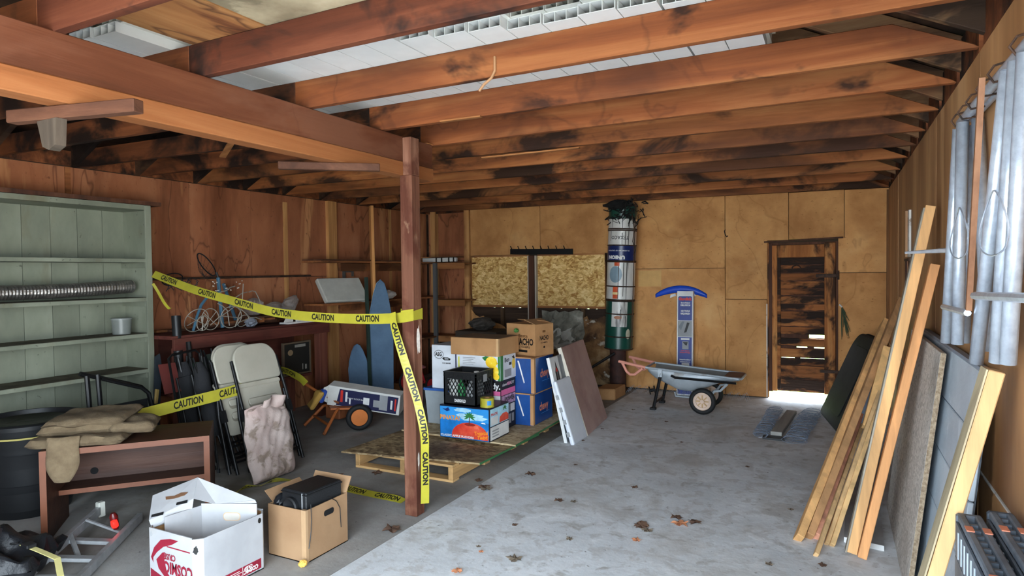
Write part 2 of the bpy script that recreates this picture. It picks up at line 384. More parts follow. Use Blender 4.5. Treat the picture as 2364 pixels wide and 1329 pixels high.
# the corner bay left of the windows: recessed sheets between studs
for x0,x1,z0,z1 in ((-5.41,-5.33,.4,2.42),(-5.24,-4.76,1.68,2.42),(-5.24,-4.76,.6,1.67)):
    pan(rect(x0,x1,z0,z1), YB+.045, YB+.058, PANL)
for x0,x1 in ((-5.33,-5.25),(-4.755,-4.672)):
    obj('stud', MB().bx(x0,x1,YB-.03,YB+.06,0,2.42), STUD, wb)
obj('joint_bead', MB().bx(-4.765,-4.755,YB+.02,YB+.05,.5,2.42), WHITEP, wb)
# wall head along the back: dark plate
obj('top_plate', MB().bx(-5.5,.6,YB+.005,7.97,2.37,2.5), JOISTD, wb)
# torn fibreboard below the windows, dark cavity behind it
TORN = mat('torn_fibreboard',[(.35,(96,66,40)),(.52,(150,112,72)),(.66,(190,160,120))],scale=3.5,rough=.9,bump=.6,stain=((60,40,28),4,.50,.6,(1,1,1),.8),grime=((206,198,182),6,.60,.66,(1,1,1),.8))
def ragged(x0, x1, z0, tops, n=14):
    r = random.Random(int(abs(x0)*100)); P = [(x0,z0)]
    bot = [(x1,z0)]
    for k in range(n+1):
        u = k/n; i = min(int(u*(len(tops)-1)), len(tops)-2); q = u*(len(tops)-1)-i
        P.append((x0+(x1-x0)*u, tops[i]*(1-q)+tops[i+1]*q+r.uniform(-.03,.03)))
    return P+bot
pan(ragged(-4.665,-3.75,.02,[.95,.86,.80,.72,.55,.5]), YB, YB+.012, PANB, 'torn_panel')
pan(ragged(-3.62,-2.98,.02,[.80,.86,.72,.62,.7]), YB+.005, YB+.018, TORN, 'torn_panel')
pan(ragged(-2.97,-2.56,.02,[.88,.90,.92]), YB-.002, YB+.012, TORN, 'torn_panel')
for x in (-4.2,-3.0): obj('stud', MB().bx(x,x+.05,YB+.014,YB+.06,0,1.0), wood('old_stud%d'%int(-x),'z',(66,50,36),(96,72,50),(118,92,66)), wb)
# crumpled grey building paper hanging in the cavity
def crumple(x0,x1,z0,z1,seed):
    r = random.Random(seed); H = {}
    def fn(u,v):
        k = (round(u*9),round(v*7)); H.setdefault(k,(r.uniform(-.02,.02),r.uniform(-.05,.03)))
        a,b = H[k]; return (x0+(x1-x0)*u+a, YB-.012+b*.7, z0+(z1-z0)*v+a*1.2)
    return MB().grid(fn,9,7)
PAPER = mat('grey_building_paper',[(.35,(104,100,88)),(.6,(150,146,132)),(.7,(196,190,176))],scale=6,rough=.9,bump=.4)
obj('building_paper', crumple(-3.55,-2.95,.55,.97,3), PAPER, wb, solid=.003)
obj('building_paper', crumple(-3.45,-3.05,.45,.74,5), plain('white_paper',(206,202,190),.85), wb, solid=.003)

# windows boarded from inside with strand board
for n,(x0,x1) in enumerate(((-4.655,-3.745),(-3.62,-2.66))):
    wn = struct('window_%d'%(n+1), MB().bx(x0,x1,YB+.012,YB+.03,1.03,1.715), OSB)
    obj('sill_strip', MB().bx(x0-.01,x1+.01,YB-.01,YB+.03,1.012,1.04), STUDX, wn)
    for a in ((x0-.008,x0+.002) if n == 0 else (x1-.002,x1+.008),): obj('jamb_strip', MB().bx(a[0],a[1],YB-.005,YB+.03,1.03,1.72), STUDX, wn)
    obj('head_strip', MB().bx(x0,x1,YB-.004,YB+.03,1.715,1.735), STUDX, wn)
DARKPOST = wood('dark_post_wood','z',(54,34,26),(78,48,34),(98,64,46))
wp = struct('trim_1', MB().bx(-3.725,-3.645,YB-.06,YB+.04,.5,1.72), DARKPOST)
for x in (-3.742,-3.64): obj('edge_strip', MB().bx(x-.012,x+.012,YB-.03,YB+.03,.85,1.72), plain('pale_strip%d'%int(-x*100),(186,176,160),.7), wp)

# the rotten louvred door, light under it and between its boards
d = struct('door_1', MB().bx(-.705,-.69,YB-.01,YB+.06,.02,1.80), DOORS)
obj('jamb', MB().bx(-.69,-.65,YB,YB+.06,.09,1.79), DARKPOST, d)
for q in ((-.70,.015,.618,.718),(-.70,.015,.755,1.80),(-.70,.015,.10,.484),(-.70,.015,.490,.604),(-.70,-.27,.718,.755),(-.10,.015,.718,.755),(-.70,-.40,.604,.618),(-.10,.015,.604,.618),(-.29,-.22,.604,.618),(-.70,-.56,.484,.492),(-.42,-.36,.484,.492),(-.10,.015,.484,.492)):
    obj('backing_board', MB().bx(q[0],q[1],YB+.036,YB+.05,q[2],q[3]), DARKPOST, d)
obj('jamb', MB().bx(.0,.02,YB,YB+.06,.05,1.80), DARKPOST, d)
obj('stile', MB().bx(-.655,-.60,YB-.012,YB+.03,.10,1.77), DOORS, d, bevel=.004)
obj('stile', MB().bx(-.605,-.565,YB-.004,YB+.03,.12,1.76), DOORW, d, bevel=.004)
obj('stile', MB().bx(-.115,-.005,YB-.016,YB+.03,.10,1.785), DOORS, d, bevel=.005)
obj('top_rail', MB().bx(-.60,-.115,YB-.008,YB+.03,1.63,1.77), DOORS, d, bevel=.004)
zz = [.10,.215,.345,.475,.497,.60,.622,.705,.745,.84,.852,.945,.955,1.04,1.048,1.135,1.142,1.23,1.235,1.32,1.326,1.41,1.412,1.50,1.503,1.622]
zz = [(.10,.24),(.243,.40),(.403,.487),(.494,.594),(.626,.712),(.756,.84),(.846,.925),(.930,1.018),(1.026,1.10),(1.103,1.19),(1.197,1.27),(1.273,1.36),(1.363,1.45),(1.452,1.54),(1.542,1.627)]
for k,(a,b) in enumerate(zz):
    P = []
    n = 9; r = random.Random(k+40)
    lo = [(-.575+.47*i/n, a+(r.uniform(0,.010) if k else r.uniform(0,.012))) for i in range(n+1)]
    hi = [(-.575+.47*i/n, b-r.uniform(0,.004)) for i in range(n,-1,-1)]
    obj('slat', MB().prism(lo+hi, -(YB+.034), -(YB+.008+r.uniform(0,.01)), YZ), DOORW, d)
obj('head_batten', MB().bar((-.74,YB-.012,1.812),(.07,YB-.012,1.838),.018,.022,(0,1,0)), DARKPOST, d)
hg = obj('hinge', MB().bx(-.20,.03,YB-.024,YB-.016,1.40,1.44), RUST, d, bevel=.004)
obj('hinge_knuckle', MB().tube([(.02,YB-.028,1.375),(.02,YB-.028,1.475)],.012), RUST, hg)
obj('hinge', MB().bx(-.16,.03,YB-.024,YB-.016,.34,.375), RUST, d, bevel=.004)
obj('ring_handle', MB().tube([(-.40+.045*math.cos(R(a)),YB-.02,1.50+.04*math.sin(R(a))) for a in range(0,181,20)],.006), RUST, d)
obj('white_edge', MB().bx(-.716,-.706,YB-.012,YB+.01,.02,1.1), WHITEP, d)

# front wall around the open doorway
mb = MB()
mb.bx(-5.56,OPX0,YF-.1,YF,-.1,2.5); mb.bx(OPX1,.62,YF-.1,YF,-.1,2.5); mb.bx(OPX0,OPX1,YF-.1,YF,OPZ,2.5)
mb.prism([(-5.9,2.5),(.98,2.5),(-2.46,4.1)], -YF, -(YF-.1), YZ)
struct('wall_front', mb, SIDING)

# ceiling: roof deck, rafters, joists
mb = MB(); sl = .5
mb.prism([(.95,2.315),(.95,2.37),(-2.46,4.075),(-2.46,4.02)], -8.1, -(YF-.2), YZ)
mb.prism([(-5.87,2.315),(-5.87,2.37),(-2.46,4.075),(-2.46,4.02)], -8.1, -(YF-.2), YZ)
ce = struct('ceiling', mb, DECKW)
JY = [-.40,.13,.70,1.29,1.87,2.47,3.05,3.57,4.13,4.70,5.22,5.78,6.43,7.10,7.72]
JW = .04
for k,y in enumerate(JY):
    dz = [0,0,0,-.005,.0,0,0,-.004,0,0,.0,.0,0,0,0][k]
    near = y < 6.2
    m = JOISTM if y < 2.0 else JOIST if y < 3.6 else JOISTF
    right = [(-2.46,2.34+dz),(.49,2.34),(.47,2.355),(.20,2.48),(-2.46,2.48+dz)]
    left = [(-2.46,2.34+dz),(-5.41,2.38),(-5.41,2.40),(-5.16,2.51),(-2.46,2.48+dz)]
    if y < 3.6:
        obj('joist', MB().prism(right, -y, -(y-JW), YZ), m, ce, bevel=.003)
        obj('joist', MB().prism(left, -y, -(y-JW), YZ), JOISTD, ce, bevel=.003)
    else:
        obj('joist', MB().prism([(.49,2.34),(.47,2.355),(.20,2.48),(-5.16,2.51),(-5.41,2.40),(-5.41,2.38)], -y, -(y-JW), YZ), m, ce, bevel=.003)
    # rafters nailed to the near side of each joist
    rr = [(.55,2.355),(.55,2.51),(-2.46,4.015),(-2.46,3.86)]
    rl = [(-5.47,2.355),(-5.47,2.51),(-2.46,4.015),(-2.46,3.86)]
    obj('rafter', MB().prism(rr, -(y-JW), -(y-2*JW), YZ), RAFT, ce, bevel=.003)
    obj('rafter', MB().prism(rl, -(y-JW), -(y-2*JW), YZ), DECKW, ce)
obj('ridge_board', MB().bx(-2.475,-2.445,YF,8,3.8,4.02), DECKW, ce)
for a,b in zip([YF]+JY, JY+[8.0]):       # blocking over the right and left walls between the rafters
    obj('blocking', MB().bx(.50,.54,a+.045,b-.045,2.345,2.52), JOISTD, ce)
obj('blocking', MB().bx(-5.55,-5.5,YF,8.0,2.49,2.56), DECKW, ce)
# ---------------------------------------------------------------- post, beam, things overhead
bm = thing('support_beam','thick stained timber beam running overhead and ending on the red-brown post','beam',(-2.41,1.4,2.10))
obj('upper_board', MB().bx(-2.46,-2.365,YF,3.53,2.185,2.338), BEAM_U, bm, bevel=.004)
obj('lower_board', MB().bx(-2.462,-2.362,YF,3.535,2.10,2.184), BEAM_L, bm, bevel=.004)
obj('splinter', MB().bx(-2.42,-2.36,3.46,3.56,2.338,2.343), STUDY, bm)
ps = thing('support_post','red-brown timber post standing on the concrete with caution tape tied round it','post',(-2.345,3.24,0))
obj('shaft', MB().bx(-2.388,-2.300,3.20,3.288,0,2.10), POSTW, ps, bevel=.004)
obj('notched_top', MB().bx(-2.364,-2.300,3.20,3.288,2.10,2.33), POSTW, ps, bevel=.004)
CHIP = plain('flaked_white_patch',(226,216,204),.8,v=.12,scale=40)
r = random.Random(4)
def blob(n, rx, ry, j=.25, seed=1):
    q = random.Random(seed); return [(rx*math.cos(2*math.pi*k/n)*(1+q.uniform(-j,j)), ry*math.sin(2*math.pi*k/n)*(1+q.uniform(-j,j))) for k in range(n)]
T_side = fr((-2.2995,3.244,0),(0,1,0),(0,0,1))
pt = patch(ps,'white_patch', fr((-2.2995,3.246,1.085),(0,1,0),(0,0,1)), blob(16,.017,.085,.3,3), CHIP)
patch(ps,'white_patch', fr((-2.2995,3.23,.34),(0,1,0),(0,0,1)), blob(12,.008,.05,.4,5), CHIP)
# cleats nailed across under the beam
CLEATW = wood('cleat_wood','x',(58,34,24),(80,50,35),(100,66,48))
cl = thing('cleat','short brown wooden cleat crossing under the beam near the top left','cleat',(-2.36,1.33,2.05))
obj('stick', MB().bar((-2.64,1.25,2.075),(-2.10,1.37,2.075),.045,.045), CLEATW, cl, bevel=.003)
obj('block', MB().prism([(-2.52,2.052),(-2.40,2.052),(-2.41,1.96),(-2.45,1.945),(-2.49,1.96)],-1.305,-1.27,YZ), wood('grey_block','z',(58,50,42),(76,66,56),(92,82,70)), cl)
single('cleat', MB().bar((-2.63,2.47,2.078),(-2.22,2.80,2.078),.035,.04), CLEATW, 'thin brown wooden cleat under the beam close to the post','cleat', bevel=.003)
# broken lath and a cable hanging from the joists
obj('lath', MB().bar((-3.70,2.99,2.30),(-3.20,2.72,2.39),.04,.008), STUDX, ce)
obj('lath', MB().bar((-2.30,4.08,2.335),(-1.55,4.09,2.336),.03,.008), STUDX, ce)
obj('lath', MB().bar((-1.95,3.0,2.336),(-1.7,3.01,2.337),.03,.008), STUDX, ce)
cb = [(-1.30+.0,2.425,2.42),(-1.30,2.425,2.36),(-1.315,2.42,2.33),(-1.345,2.41,2.305),(-1.37,2.41,2.28)]
single('cable_stub', MB().tube(cb,.006), plain('old_tan_cable',(150,112,78),.6), 'tan cable end dangling from a ceiling joist','cable')

# hollow white vinyl fence boards stored on top of the joists
VINYL = plain('white_vinyl',(208,210,208),.45,v=.03)
VINYLD = plain('dusty_white_vinyl',(206,206,198),.55,v=.08,scale=3)
def vinyl_mesh(L):
    mb = MB(); W, H, t = .148, .042, .003
    def ring(x0,x1,z0,z1,flip=False):
        vs = []
        for y in (0,L): vs += [(x0,y,z0),(x1,y,z0),(x1,y,z1),(x0,y,z1)]
        fs = [(0,1,5,4),(1,2,6,5),(2,3,7,6),(3,0,4,7)]
        mb.add(vs, [f[::-1] for f in fs] if flip else fs)
    ring(0,W,0,H)
    cw = (W-4*t)/3; xs = []
    for k in range(3):
        x0 = t+k*(cw+t); xs.append((x0,x0+cw)); ring(x0,x0+cw,t,H-t,True)
    for y in (0,L):
        def q(a,b,c,d_): mb.add([(a,y,c),(b,y,c),(b,y,d_),(a,y,d_)],[(0,1,2,3)] if y==0 else [(3,2,1,0)])
        q(0,W,0,t); q(0,W,H-t,H); q(0,t,t,H-t); q(W-t,W,t,H-t)
        for k in range(2): q(xs[k][1],xs[k+1][0],t,H-t)
    me = bpy.data.meshes.new('vinyl_board'); me.from_pydata(mb.v,[],mb.f); me.update(); return me
VM = {}
def vinyl(x, y0, L, layer, label, jx=0):
    key = (round(L,1), layer == 0)
    if key not in VM:
        VM[key] = vinyl_mesh(key[0]); VM[key].materials.append(VINYL if key[1] else VINYLD)
    o = bpy.data.objects.new('vinyl_board', VM[key]); col.objects.link(o)
    o.location = (x+jx, y0, 2.4805+layer*.0425+(rnd.uniform(0,.0004) if layer else rnd.choice((0,.0,.0003))))
    tag(o, label, 'board', 'hollow white vinyl boards stored on the joists')
ORD = ['first','second','third','fourth','fifth','sixth','seventh','eighth','ninth']
LAY = ['lowest layer','second layer up','third layer up','top layer']
LAB1 = lambda k,l: 'smooth white vinyl board left of the stepped ends overhead, %s column, %s' % (ORD[k],LAY[l])
LAB2 = lambda k,l: 'vinyl board showing open hollow cells overhead, %s column, %s' % (ORD[k],LAY[l])
LAB3 = lambda k,l: 'white vinyl board left of the plywood over the beam, %s column, %s' % (ORD[k],LAY[l])
for k in range(3):
    for l in range(3): vinyl(-3.02+k*.152, 1.60+.04*l+rnd.uniform(-.05,.05), 1.5, l, LAB3(k,l), rnd.uniform(-.004,.004)+.02*l)
for k in range(6):
    for l in range(2): vinyl(-2.56+k*.152, 1.90+rnd.uniform(0,.03), 1.2, l, LAB1(k,l), 0 if l == 0 else rnd.uniform(-.03,.03))
for k in range(7):
    nl = [4,4,4,3,3,4,3][k]
    for l in range(nl):
        vinyl(-1.645+k*.152, 2.235+.018*k+[0,-.035,-.02,-.05][l]+rnd.uniform(-.015,.015)+(.05 if k in (3,4) else 0), .8, l, LAB2(k,l), [0,.02,-.03,.03][l])
for k in range(2):
    for l in range(4): vinyl(-.575+k*.152, 2.40+.02*l+rnd.uniform(-.03,.03), .7, l, LAB2(k+7,l), .015*l)
# sheets of plywood lying on the joists nearest the camera
PLYB = wood('stained_ply','y',(122,78,44),(150,102,60),(178,132,84), sc=5, stain=[((92,50,30),2.6,.52,.58,(1,.35,1),.85)], ring=((70,40,26),1.5,.5,.02,(1,.5,1),.8))
PLYG = mat('mouldy_ply',[(.35,(126,112,88)),(.55,(162,148,120)),(.7,(184,170,142))],scale=3,rough=.85,stain=((92,80,60),5,.55,.64,(1,1,1),.6))
single('plywood_sheet', MB().prism([(-2.47,.3),(-2.02,.3),(-2.01,1.845),(-2.44,1.84)],2.481,2.495), PLYB, 'brown water-stained plywood sheet lying across the ceiling joists','plywood')
single('plywood_sheet', MB().prism([(-2.005,.2),(-.95,.2),(-.95,1.845),(-2.0,1.845)],2.481,2.495), PLYG, 'grey mouldy plywood sheet lying across the ceiling joists','plywood')
# ---------------------------------------------------------------- left side
GREEN = mat('pale_green_paint',[(.32,(108,112,97)),(.5,(124,128,111)),(.68,(138,142,125))],scale=2.5,st=(1,1,.5),rough=.65,bump=.1,
            stain=[((104,92,62),2.4,.57,.68,(1,1,.3),.6),((60,58,44),24,.66,.71,(1,1,1),.7)], hue=.04)
DUST = mat('dirty_shelf_top',[(.35,(66,58,44)),(.65,(104,96,76))],scale=8,rough=.9)
sh = thing('shelf_unit','tall pale green painted wooden shelf unit against the left wall','shelf unit',(-5.24,2.4,0))
for k in range(10):
    y0 = 1.42+k*.196; obj('back_plank', MB().bx(-5.415,-5.40,y0+.002,y0+.194,.1,2.06), GREEN, sh)
obj('side_panel', MB().bx(-5.40,-5.085,3.36,3.385,0,2.08), GREEN, sh)
obj('face_stile', MB().bx(-5.085,-5.068,3.335,3.387,0,2.08), GREEN, sh, bevel=.002)
obj('top', MB().bx(-5.40,-5.07,1.42,3.387,2.045,2.085), GREEN, sh, bevel=.002)
for z in (1.645,1.325,1.03,.735):
    s_ = obj('shelf', MB().bx(-5.40,-5.075,1.42,3.36,z-.03,z), GREEN, sh, bevel=.002)
    obj('dirt', MB().bx(-5.39,-5.085,1.44,3.35,z,z+.001), DUST, s_)
    obj('support_batten', MB().bx(-5.40,-5.10,3.335,3.36,z-.075,z-.032), GREEN, sh)
obj('plinth', MB().bx(-5.40,-5.085,1.42,3.36,0,.10), GREEN, sh)
single('dark_board', MB().bx(-5.415,-5.06,1.5,3.475,2.087,2.118), DARKPOST, 'dark thin board lying along the top of the green shelf unit','board')
# flexible aluminium duct
DUCT = mat('crinkled_foil_duct',[(.3,(150,146,142)),(.7,(190,186,180))],scale=18,rough=.3,metal=.9,bump=.25,bscale=60)
pts = []; rs = []
for k in range(161):
    u = k/160; pts.append((-5.20+.012*math.sin(u*9),1.5+1.79*u,1.398+.006*math.sin(u*7)+.035*max(0,u-.5)**1)); rs.append(.052+(.0022 if k%2 else -.001))
dmb = MB().tube(pts,rs,20)
single('flexible_duct', dmb, DUCT, 'crinkled aluminium duct pipe lying on the green shelf','duct', smooth=False)
CLEAR = plain('cloudy_plastic',(196,200,202),.25,alpha=.55)
tb = thing('plastic_tub','small cloudy plastic tub with lid on the green shelf','tub',(-5.2,3.2,1.031))
obj('body', MB().lathe([(.062,0),(.066,.004),(.072,.12)],24), plain('cloudy_tub',(118,122,118),.3), tb, world=False, smooth=True)
obj('lid', MB().lathe([(.076,.12),(.077,.132),(.07,.135)],24), plain('cloudy_lid',(132,136,132),.3), tb, world=False, smooth=True)

# black bin
bn = thing('trash_bin','large round black plastic bin beside the brown desk','bin',(-4.67,2.26,0))
prof = [(.21,0),(.215,.01),(.24,.2),(.243,.21),(.238,.215),(.258,.40),(.262,.41),(.256,.42),(.285,.56),(.31,.565),(.312,.59),(.30,.60),(.285,.60),(.27,.55),(.225,.05)]
obj('body', MB().lathe(prof,36), BLACKP, bn, world=False, smooth=True)
obj('liner', MB().lathe([(.275,.56),(.20,.585),(.1,.57),(.02,.575)],24), plain('black_liner',(16,17,18),.3,bump=.6,bscale=14), bn, world=False, smooth=True)
obj('yellow_cord', MB().tube([(.292*math.cos(R(a)),.292*math.sin(R(a)),.515) for a in range(0,360,12)],.006,6,True), plain('yellow_cord',(170,158,92),.7), bn, world=False)

# brown desk / TV stand
DESK = wood('brown_laminate','x',(54,34,26),(70,44,33),(84,55,41), sc=7, rough=.5, hue=0)
DESKE = plain('desk_edge',(112,64,40),.5)
ang = math.atan2(.65,.57)
dk = thing('low_desk','low brown laminate desk with an open shelf and a cable hole','desk',(-3.98,1.965,0),ang)
LN, DP, HH = .865, .45, .525
obj('top', MB().bx(0,LN,0,DP,HH-.03,HH), DESK, dk, world=False, bevel=.002)
for x0 in (0,LN-.03):
    obj('side_panel', MB().bx(x0,x0+.03,0,DP,0,HH-.03), DESK, dk, world=False, bevel=.002)
obj('shelf', MB().bx(.03,LN-.03,.24,DP-.02,.20,.225), DESK, dk, world=False)
for q in ((0,LN,-.002,0,HH-.032,HH+.001),(0,.032,-.002,0,0,HH-.032),(LN-.032,LN,-.002,0,0,HH-.032),(.03,LN-.03,.237,.24,.198,.227)):
    obj('edge_band', MB().bx(*q), DESKE, dk, world=False)
bp_ = obj('back_panel', MB().bx(.03,LN-.03,DP-.02,DP-.005,.15,HH-.03), DESK, dk, world=False)
obj('cable_hole', MB().lathe([(.022,-.0),(.022,.003)],20,Matrix.Translation((.175,DP-.020,.275)) @ Matrix.Rotation(R(90),4,'X')), plain('hole_dark',(8,7,7),.9), bp_, world=False)

# folded beige blanket on the desk
BLANK = mat('beige_fleece',[(.35,(100,84,63)),(.65,(122,105,81))],scale=14,rough=.95,bump=.5,bscale=70)
def cushion(L, W, H, seed=0, n=22, e=.16, wob=.006):
    q = random.Random(seed); ph = [q.uniform(0,6) for _ in range(6)]
    mb = MB(); vs = []; fs = []
    m = 12
    for s_ in range(m+1):             # profile round the edge: top and bottom halves
        pass
    def pt(u, v, top):
        x = (u-.5)*L; y = (v-.5)*W
        du = min(u,1-u)/e; dv = min(v,1-v)/e
        k = min(1,du)*1.0; k2 = min(1,dv)
        edge = (1-(1-k)**2)**.5*(1-(1-k2)**2)**.5
        z = H*.5*edge*(1 if top else -1)
        w_ = wob*(math.sin(x*21+ph[0])+math.sin(y*25+ph[1])+.6*math.sin((x+y)*37+ph[2]))
        return (x+w_*.4*math.sin(y*30+ph[3]), y+w_*.4*math.sin(x*28+ph[4]), H*.5+z+(w_ if top else w_*.2)*edge)
    mb.grid(lambda u,v: pt(u,v,True), n, n); mb.grid(lambda u,v: pt(u,v,False), n, n)
    return mb
bl = thing('folded_blanket','folded beige fleece blanket draped on the brown desk','blanket',(-4.05,2.32,.527),ang-.12)
def put(mb, T): mb.v = [tuple(T @ V(p)) for p in mb.v]; return mb
def Tm(x,y,z,rx=0,ry=0,rz=0): return Matrix.Translation((x,y,z)) @ Euler((R(rx),R(ry),R(rz))).to_matrix().to_4x4()
obj('folded_layers', put(cushion(.50,.40,.05,1,e=.08), Tm(-.02,-.085,0)), BLANK, bl, world=False, smooth=True)
obj('folded_layers', put(cushion(.48,.36,.05,2,e=.08), Tm(-.02,.01,.045,0,0,3)), BLANK, bl, world=False, smooth=True)
obj('folded_layers', put(cushion(.44,.35,.055,3,e=.10,wob=.004), Tm(-.01,.02,.088,3,-2,-4)), BLANK, bl, world=False, smooth=True)
obj('loose_fold', put(cushion(.24,.30,.07,4), Tm(.22,-.02,.03,0,4,8)), BLANK, bl, world=False, smooth=True)
hc = cushion(.16,.25,.05,5,e=.45); hc.v = [(p[0]*(1-.55*max(0,-p[1]/.125)**2.2), p[1], p[2]) for p in hc.v]
obj('hanging_corner', put(hc, Tm(-.07,-.29,-.06,80,0,6)), BLANK, bl, world=False, smooth=True)

# black tubular frame behind the desk
tf = thing('tubular_frame','black tubular metal folding frame standing behind the desk','metal frame',(-4.72,2.85,0))
obj('rail', MB().tube([(-4.75,2.62,.82),(-4.75,2.95,.70),(-4.75,3.06,.655),(-4.74,3.11,.60),(-4.73,3.125,.50),(-4.70,3.13,.02)],.016), BLACKM, tf, smooth=True)
obj('rail', MB().tube([(-4.62,2.70,.78),(-4.62,2.98,.67),(-4.61,3.03,.62),(-4.60,3.05,.5),(-4.58,3.06,.02)],.014), BLACKM, tf, smooth=True)
for y in (2.66,2.735): obj('upright', MB().tube([(-4.74,y,.80),(-4.70,y+.02,.02)],.017), BLACKM, tf, smooth=True)
obj('webbing', MB().bx(-4.745,-4.735,2.70,3.10,.38,.56), plain('black_web',(20,21,23),.8), tf)

# long black bundle and garden tools in the gap beside the bench
single('black_pole', MB().tube([(-4.76,3.44,.01),(-4.84,3.45,.6),(-4.90,3.47,1.17)],[.03,.034,.036],10), BLACKP, 'tall black wrapped pole leaning on the end of the workbench','pole', smooth=True)
single('black_pole', MB().tube([(-4.70,3.52,.01),(-4.83,3.525,.95)],[.02,.022],8), BLACKM, 'thinner black pole leaning beside the tall wrapped pole','pole', smooth=True)
ts = thing('pruning_saw','dark pruning saw with a yellow grip hanging beside the shelf unit','saw',(-4.92,3.30,0))
obj('blade', MB().prism([(-.02,0),(.03,0),(.075,.42),(.06,.52),(.02,.50)],-.006,.006, fr((-4.92,3.27,.0),(0,1,0),(0,0,1)))if False else MB().prism([(-.03,0),(.02,0),(.075,.77),(.06,.87),(.02,.85)],-.006,.006, fr((-4.92,3.27,.0),(0,1,0),(0,0,1))), plain('dark_blade',(52,58,64),.5,metal=.4), ts)
obj('grip', MB().prism([(-.012,0),(.012,0),(.03,.11),(.0,.12)],-.012,.012, fr((-4.91,3.28,.47),(0,1,0),(0,0,1))), plain('yellow_grip',(176,146,84),.5), ts, bevel=.004)
single('white_hook', MB().tube([(-4.74,3.41,.57),(-4.74,3.41,.46),(-4.735,3.425,.455),(-4.73,3.43,.48)],.011), plain('white_hook_plastic',(196,196,190),.4), 'white plastic hook strapped low on the black poles','hook')

# workbench
BENCH = wood('red_brown_bench','y',(70,34,28),(92,46,38),(108,60,48), hue=.05, stain=((52,30,24),2,.5,.65,(1,.5,1),.6))
BENCHZ = wood('red_brown_bench_leg','z',(74,40,32),(98,54,42),(116,70,54), hue=.05, stain=((52,30,24),2,.5,.65,(1,1,.5),.6))
wbn = thing('workbench','dark red-brown wooden workbench along the left wall','workbench',(-5.12,4.3,0))
for k in range(3): obj('top_plank', MB().bx(-5.40+k*.185,-5.22+k*.185,3.40,5.22,.975,1.005), BENCH, wbn, bevel=.002)
obj('apron', MB().bx(-4.86,-4.83,3.40,5.20,.885,.985), BENCH, wbn, bevel=.002)
for y0,y1 in ((3.44,3.60),(5.07,5.18)):
    obj('leg', MB().bx(-4.93,-4.85,y0,y1,0,.90), BENCHZ, wbn, bevel=.003)
    obj('leg', MB().bx(-5.40,-5.33,y0,y1,0,.975), BENCHZ, wbn)
obj('lower_shelf', MB().bx(-5.38,-4.95,3.62,5.05,.44,.465), BENCH, wbn)
obj('back_boards', MB().bx(-5.41,-5.40,3.60,5.07,.46,.97), BENCH, wbn)
for k in range(5):
    single('old_board', MB().bar((-5.30+.05*k,3.55+.1*k,1.017+.022*(k//2)),(-5.27+.05*k,4.9-.06*k,1.019+.022*(k//2)),.045,.02), DARKPOST if k%2 else STUDY, ['dark warped board lying at the very back of the workbench','brown board lying at the back of the workbench','dark board stacked second layer on the workbench','brown board stacked second layer on the workbench','short dark board on top of the workbench stack'][k],'board')
# framed picture on the bench shelf
pc = thing('framed_panel','dark framed electronics panel standing on the bench shelf','panel',(-4.98,4.88,.466))
obj('backing', MB().bx(-5.0,-4.985,4.70,5.06,.466,.80), plain('dark_print',(34,34,32),.5), pc)
for q in ((4.69,5.07,.466,.482),(4.69,5.07,.79,.806),(4.69,4.706,.482,.79),(5.054,5.07,.482,.79)): obj('frame_strip', MB().bx(-5.005,-4.978,*q), plain('frame_wood%d'%int(q[0]*100+q[2]*10),(98,82,66),.6), pc)
patch(pc,'dial', fr((-4.985,4.79,.70),(0,1,0),(0,0,1)), ell(0,0,.035,.03), plain('dial_tan',(150,126,96),.5), lift=.002)
patch(pc,'pale_label', fr((-4.985,4.92,.76),(0,1,0),(0,0,1)), rect(-.07,.08,-.012,.016), plain('label_grey',(150,146,136),.5), lift=.002)
patch(pc,'mark', fr((-4.985,4.97,.54),(0,1,0),(0,0,1)), rect(-.02,-.008,-.03,.03), MATS['label_grey'], lift=.002)
patch(pc,'mark', fr((-4.985,5.0,.54),(0,1,0),(0,0,1)), rect(-.012,.012,-.03,.02), MATS['label_grey'], lift=.002)

# landing net: dark hoop on a blue handle
BLUEH = plain('blue_handle',(66,104,126),.4)
ln = thing('landing_net','dark hoop fishing net on a straight blue handle leaning over the workbench','fishing net',(-5.08,4.03,1.02))
obj('handle', MB().tube([(-5.05,4.04,1.02),(-5.10,4.045,1.48)],.017,8), BLUEH, ln, smooth=True)
hp = [(-5.13+.02*math.sin(a), 3.95+.105*math.cos(a)*.86-.045*math.sin(a), 1.60+.085*math.sin(a)-.055*math.cos(a)) for a in [2*math.pi*k/28 for k in range(28)]]
obj('hoop', MB().tube(hp,.006,6,True), BLACKP, ln, smooth=True)
obj('neck', MB().tube([(-5.10,4.045,1.48),(-5.115,4.04,1.53)],.009,6), BLACKP, ln)
net = MB()
for k in range(0,28,2):
    p = V(hp[k]); c = V((-5.2,3.97,1.50)); q = p.lerp(c,.5)+V((-.03,0,-.03)); net.tube([p,q,c],.0012,4)
for s_ in (.3,.6): net.tube([V(p).lerp(V((-5.2,3.97,1.50)),s_)+V((-.02,0,-.02)) for p in hp],.0012,4,True)
obj('mesh', net, plain('net_cord',(40,38,36),.8), ln)
single('blue_hose', MB().tube([(-5.0,3.70,1.02),(-5.0,3.74,1.14),(-5.02,3.80,1.24),(-5.04,3.90,1.33)],.012,8), BLUEH, 'curved pale blue rod bending above the wire frames on the workbench','rod', smooth=True)
single('blue_hose', MB().tube([(-5.20,4.33,1.01),(-5.36,4.31,1.42)],.016,8), BLUEH, 'short upright blue rod against the wall above the plastic bags','rod', smooth=True)
nb = thing('crab_ring','dark wire ring with a ragged net hung on the wall rod','ring',(-5.36,3.72,1.40))
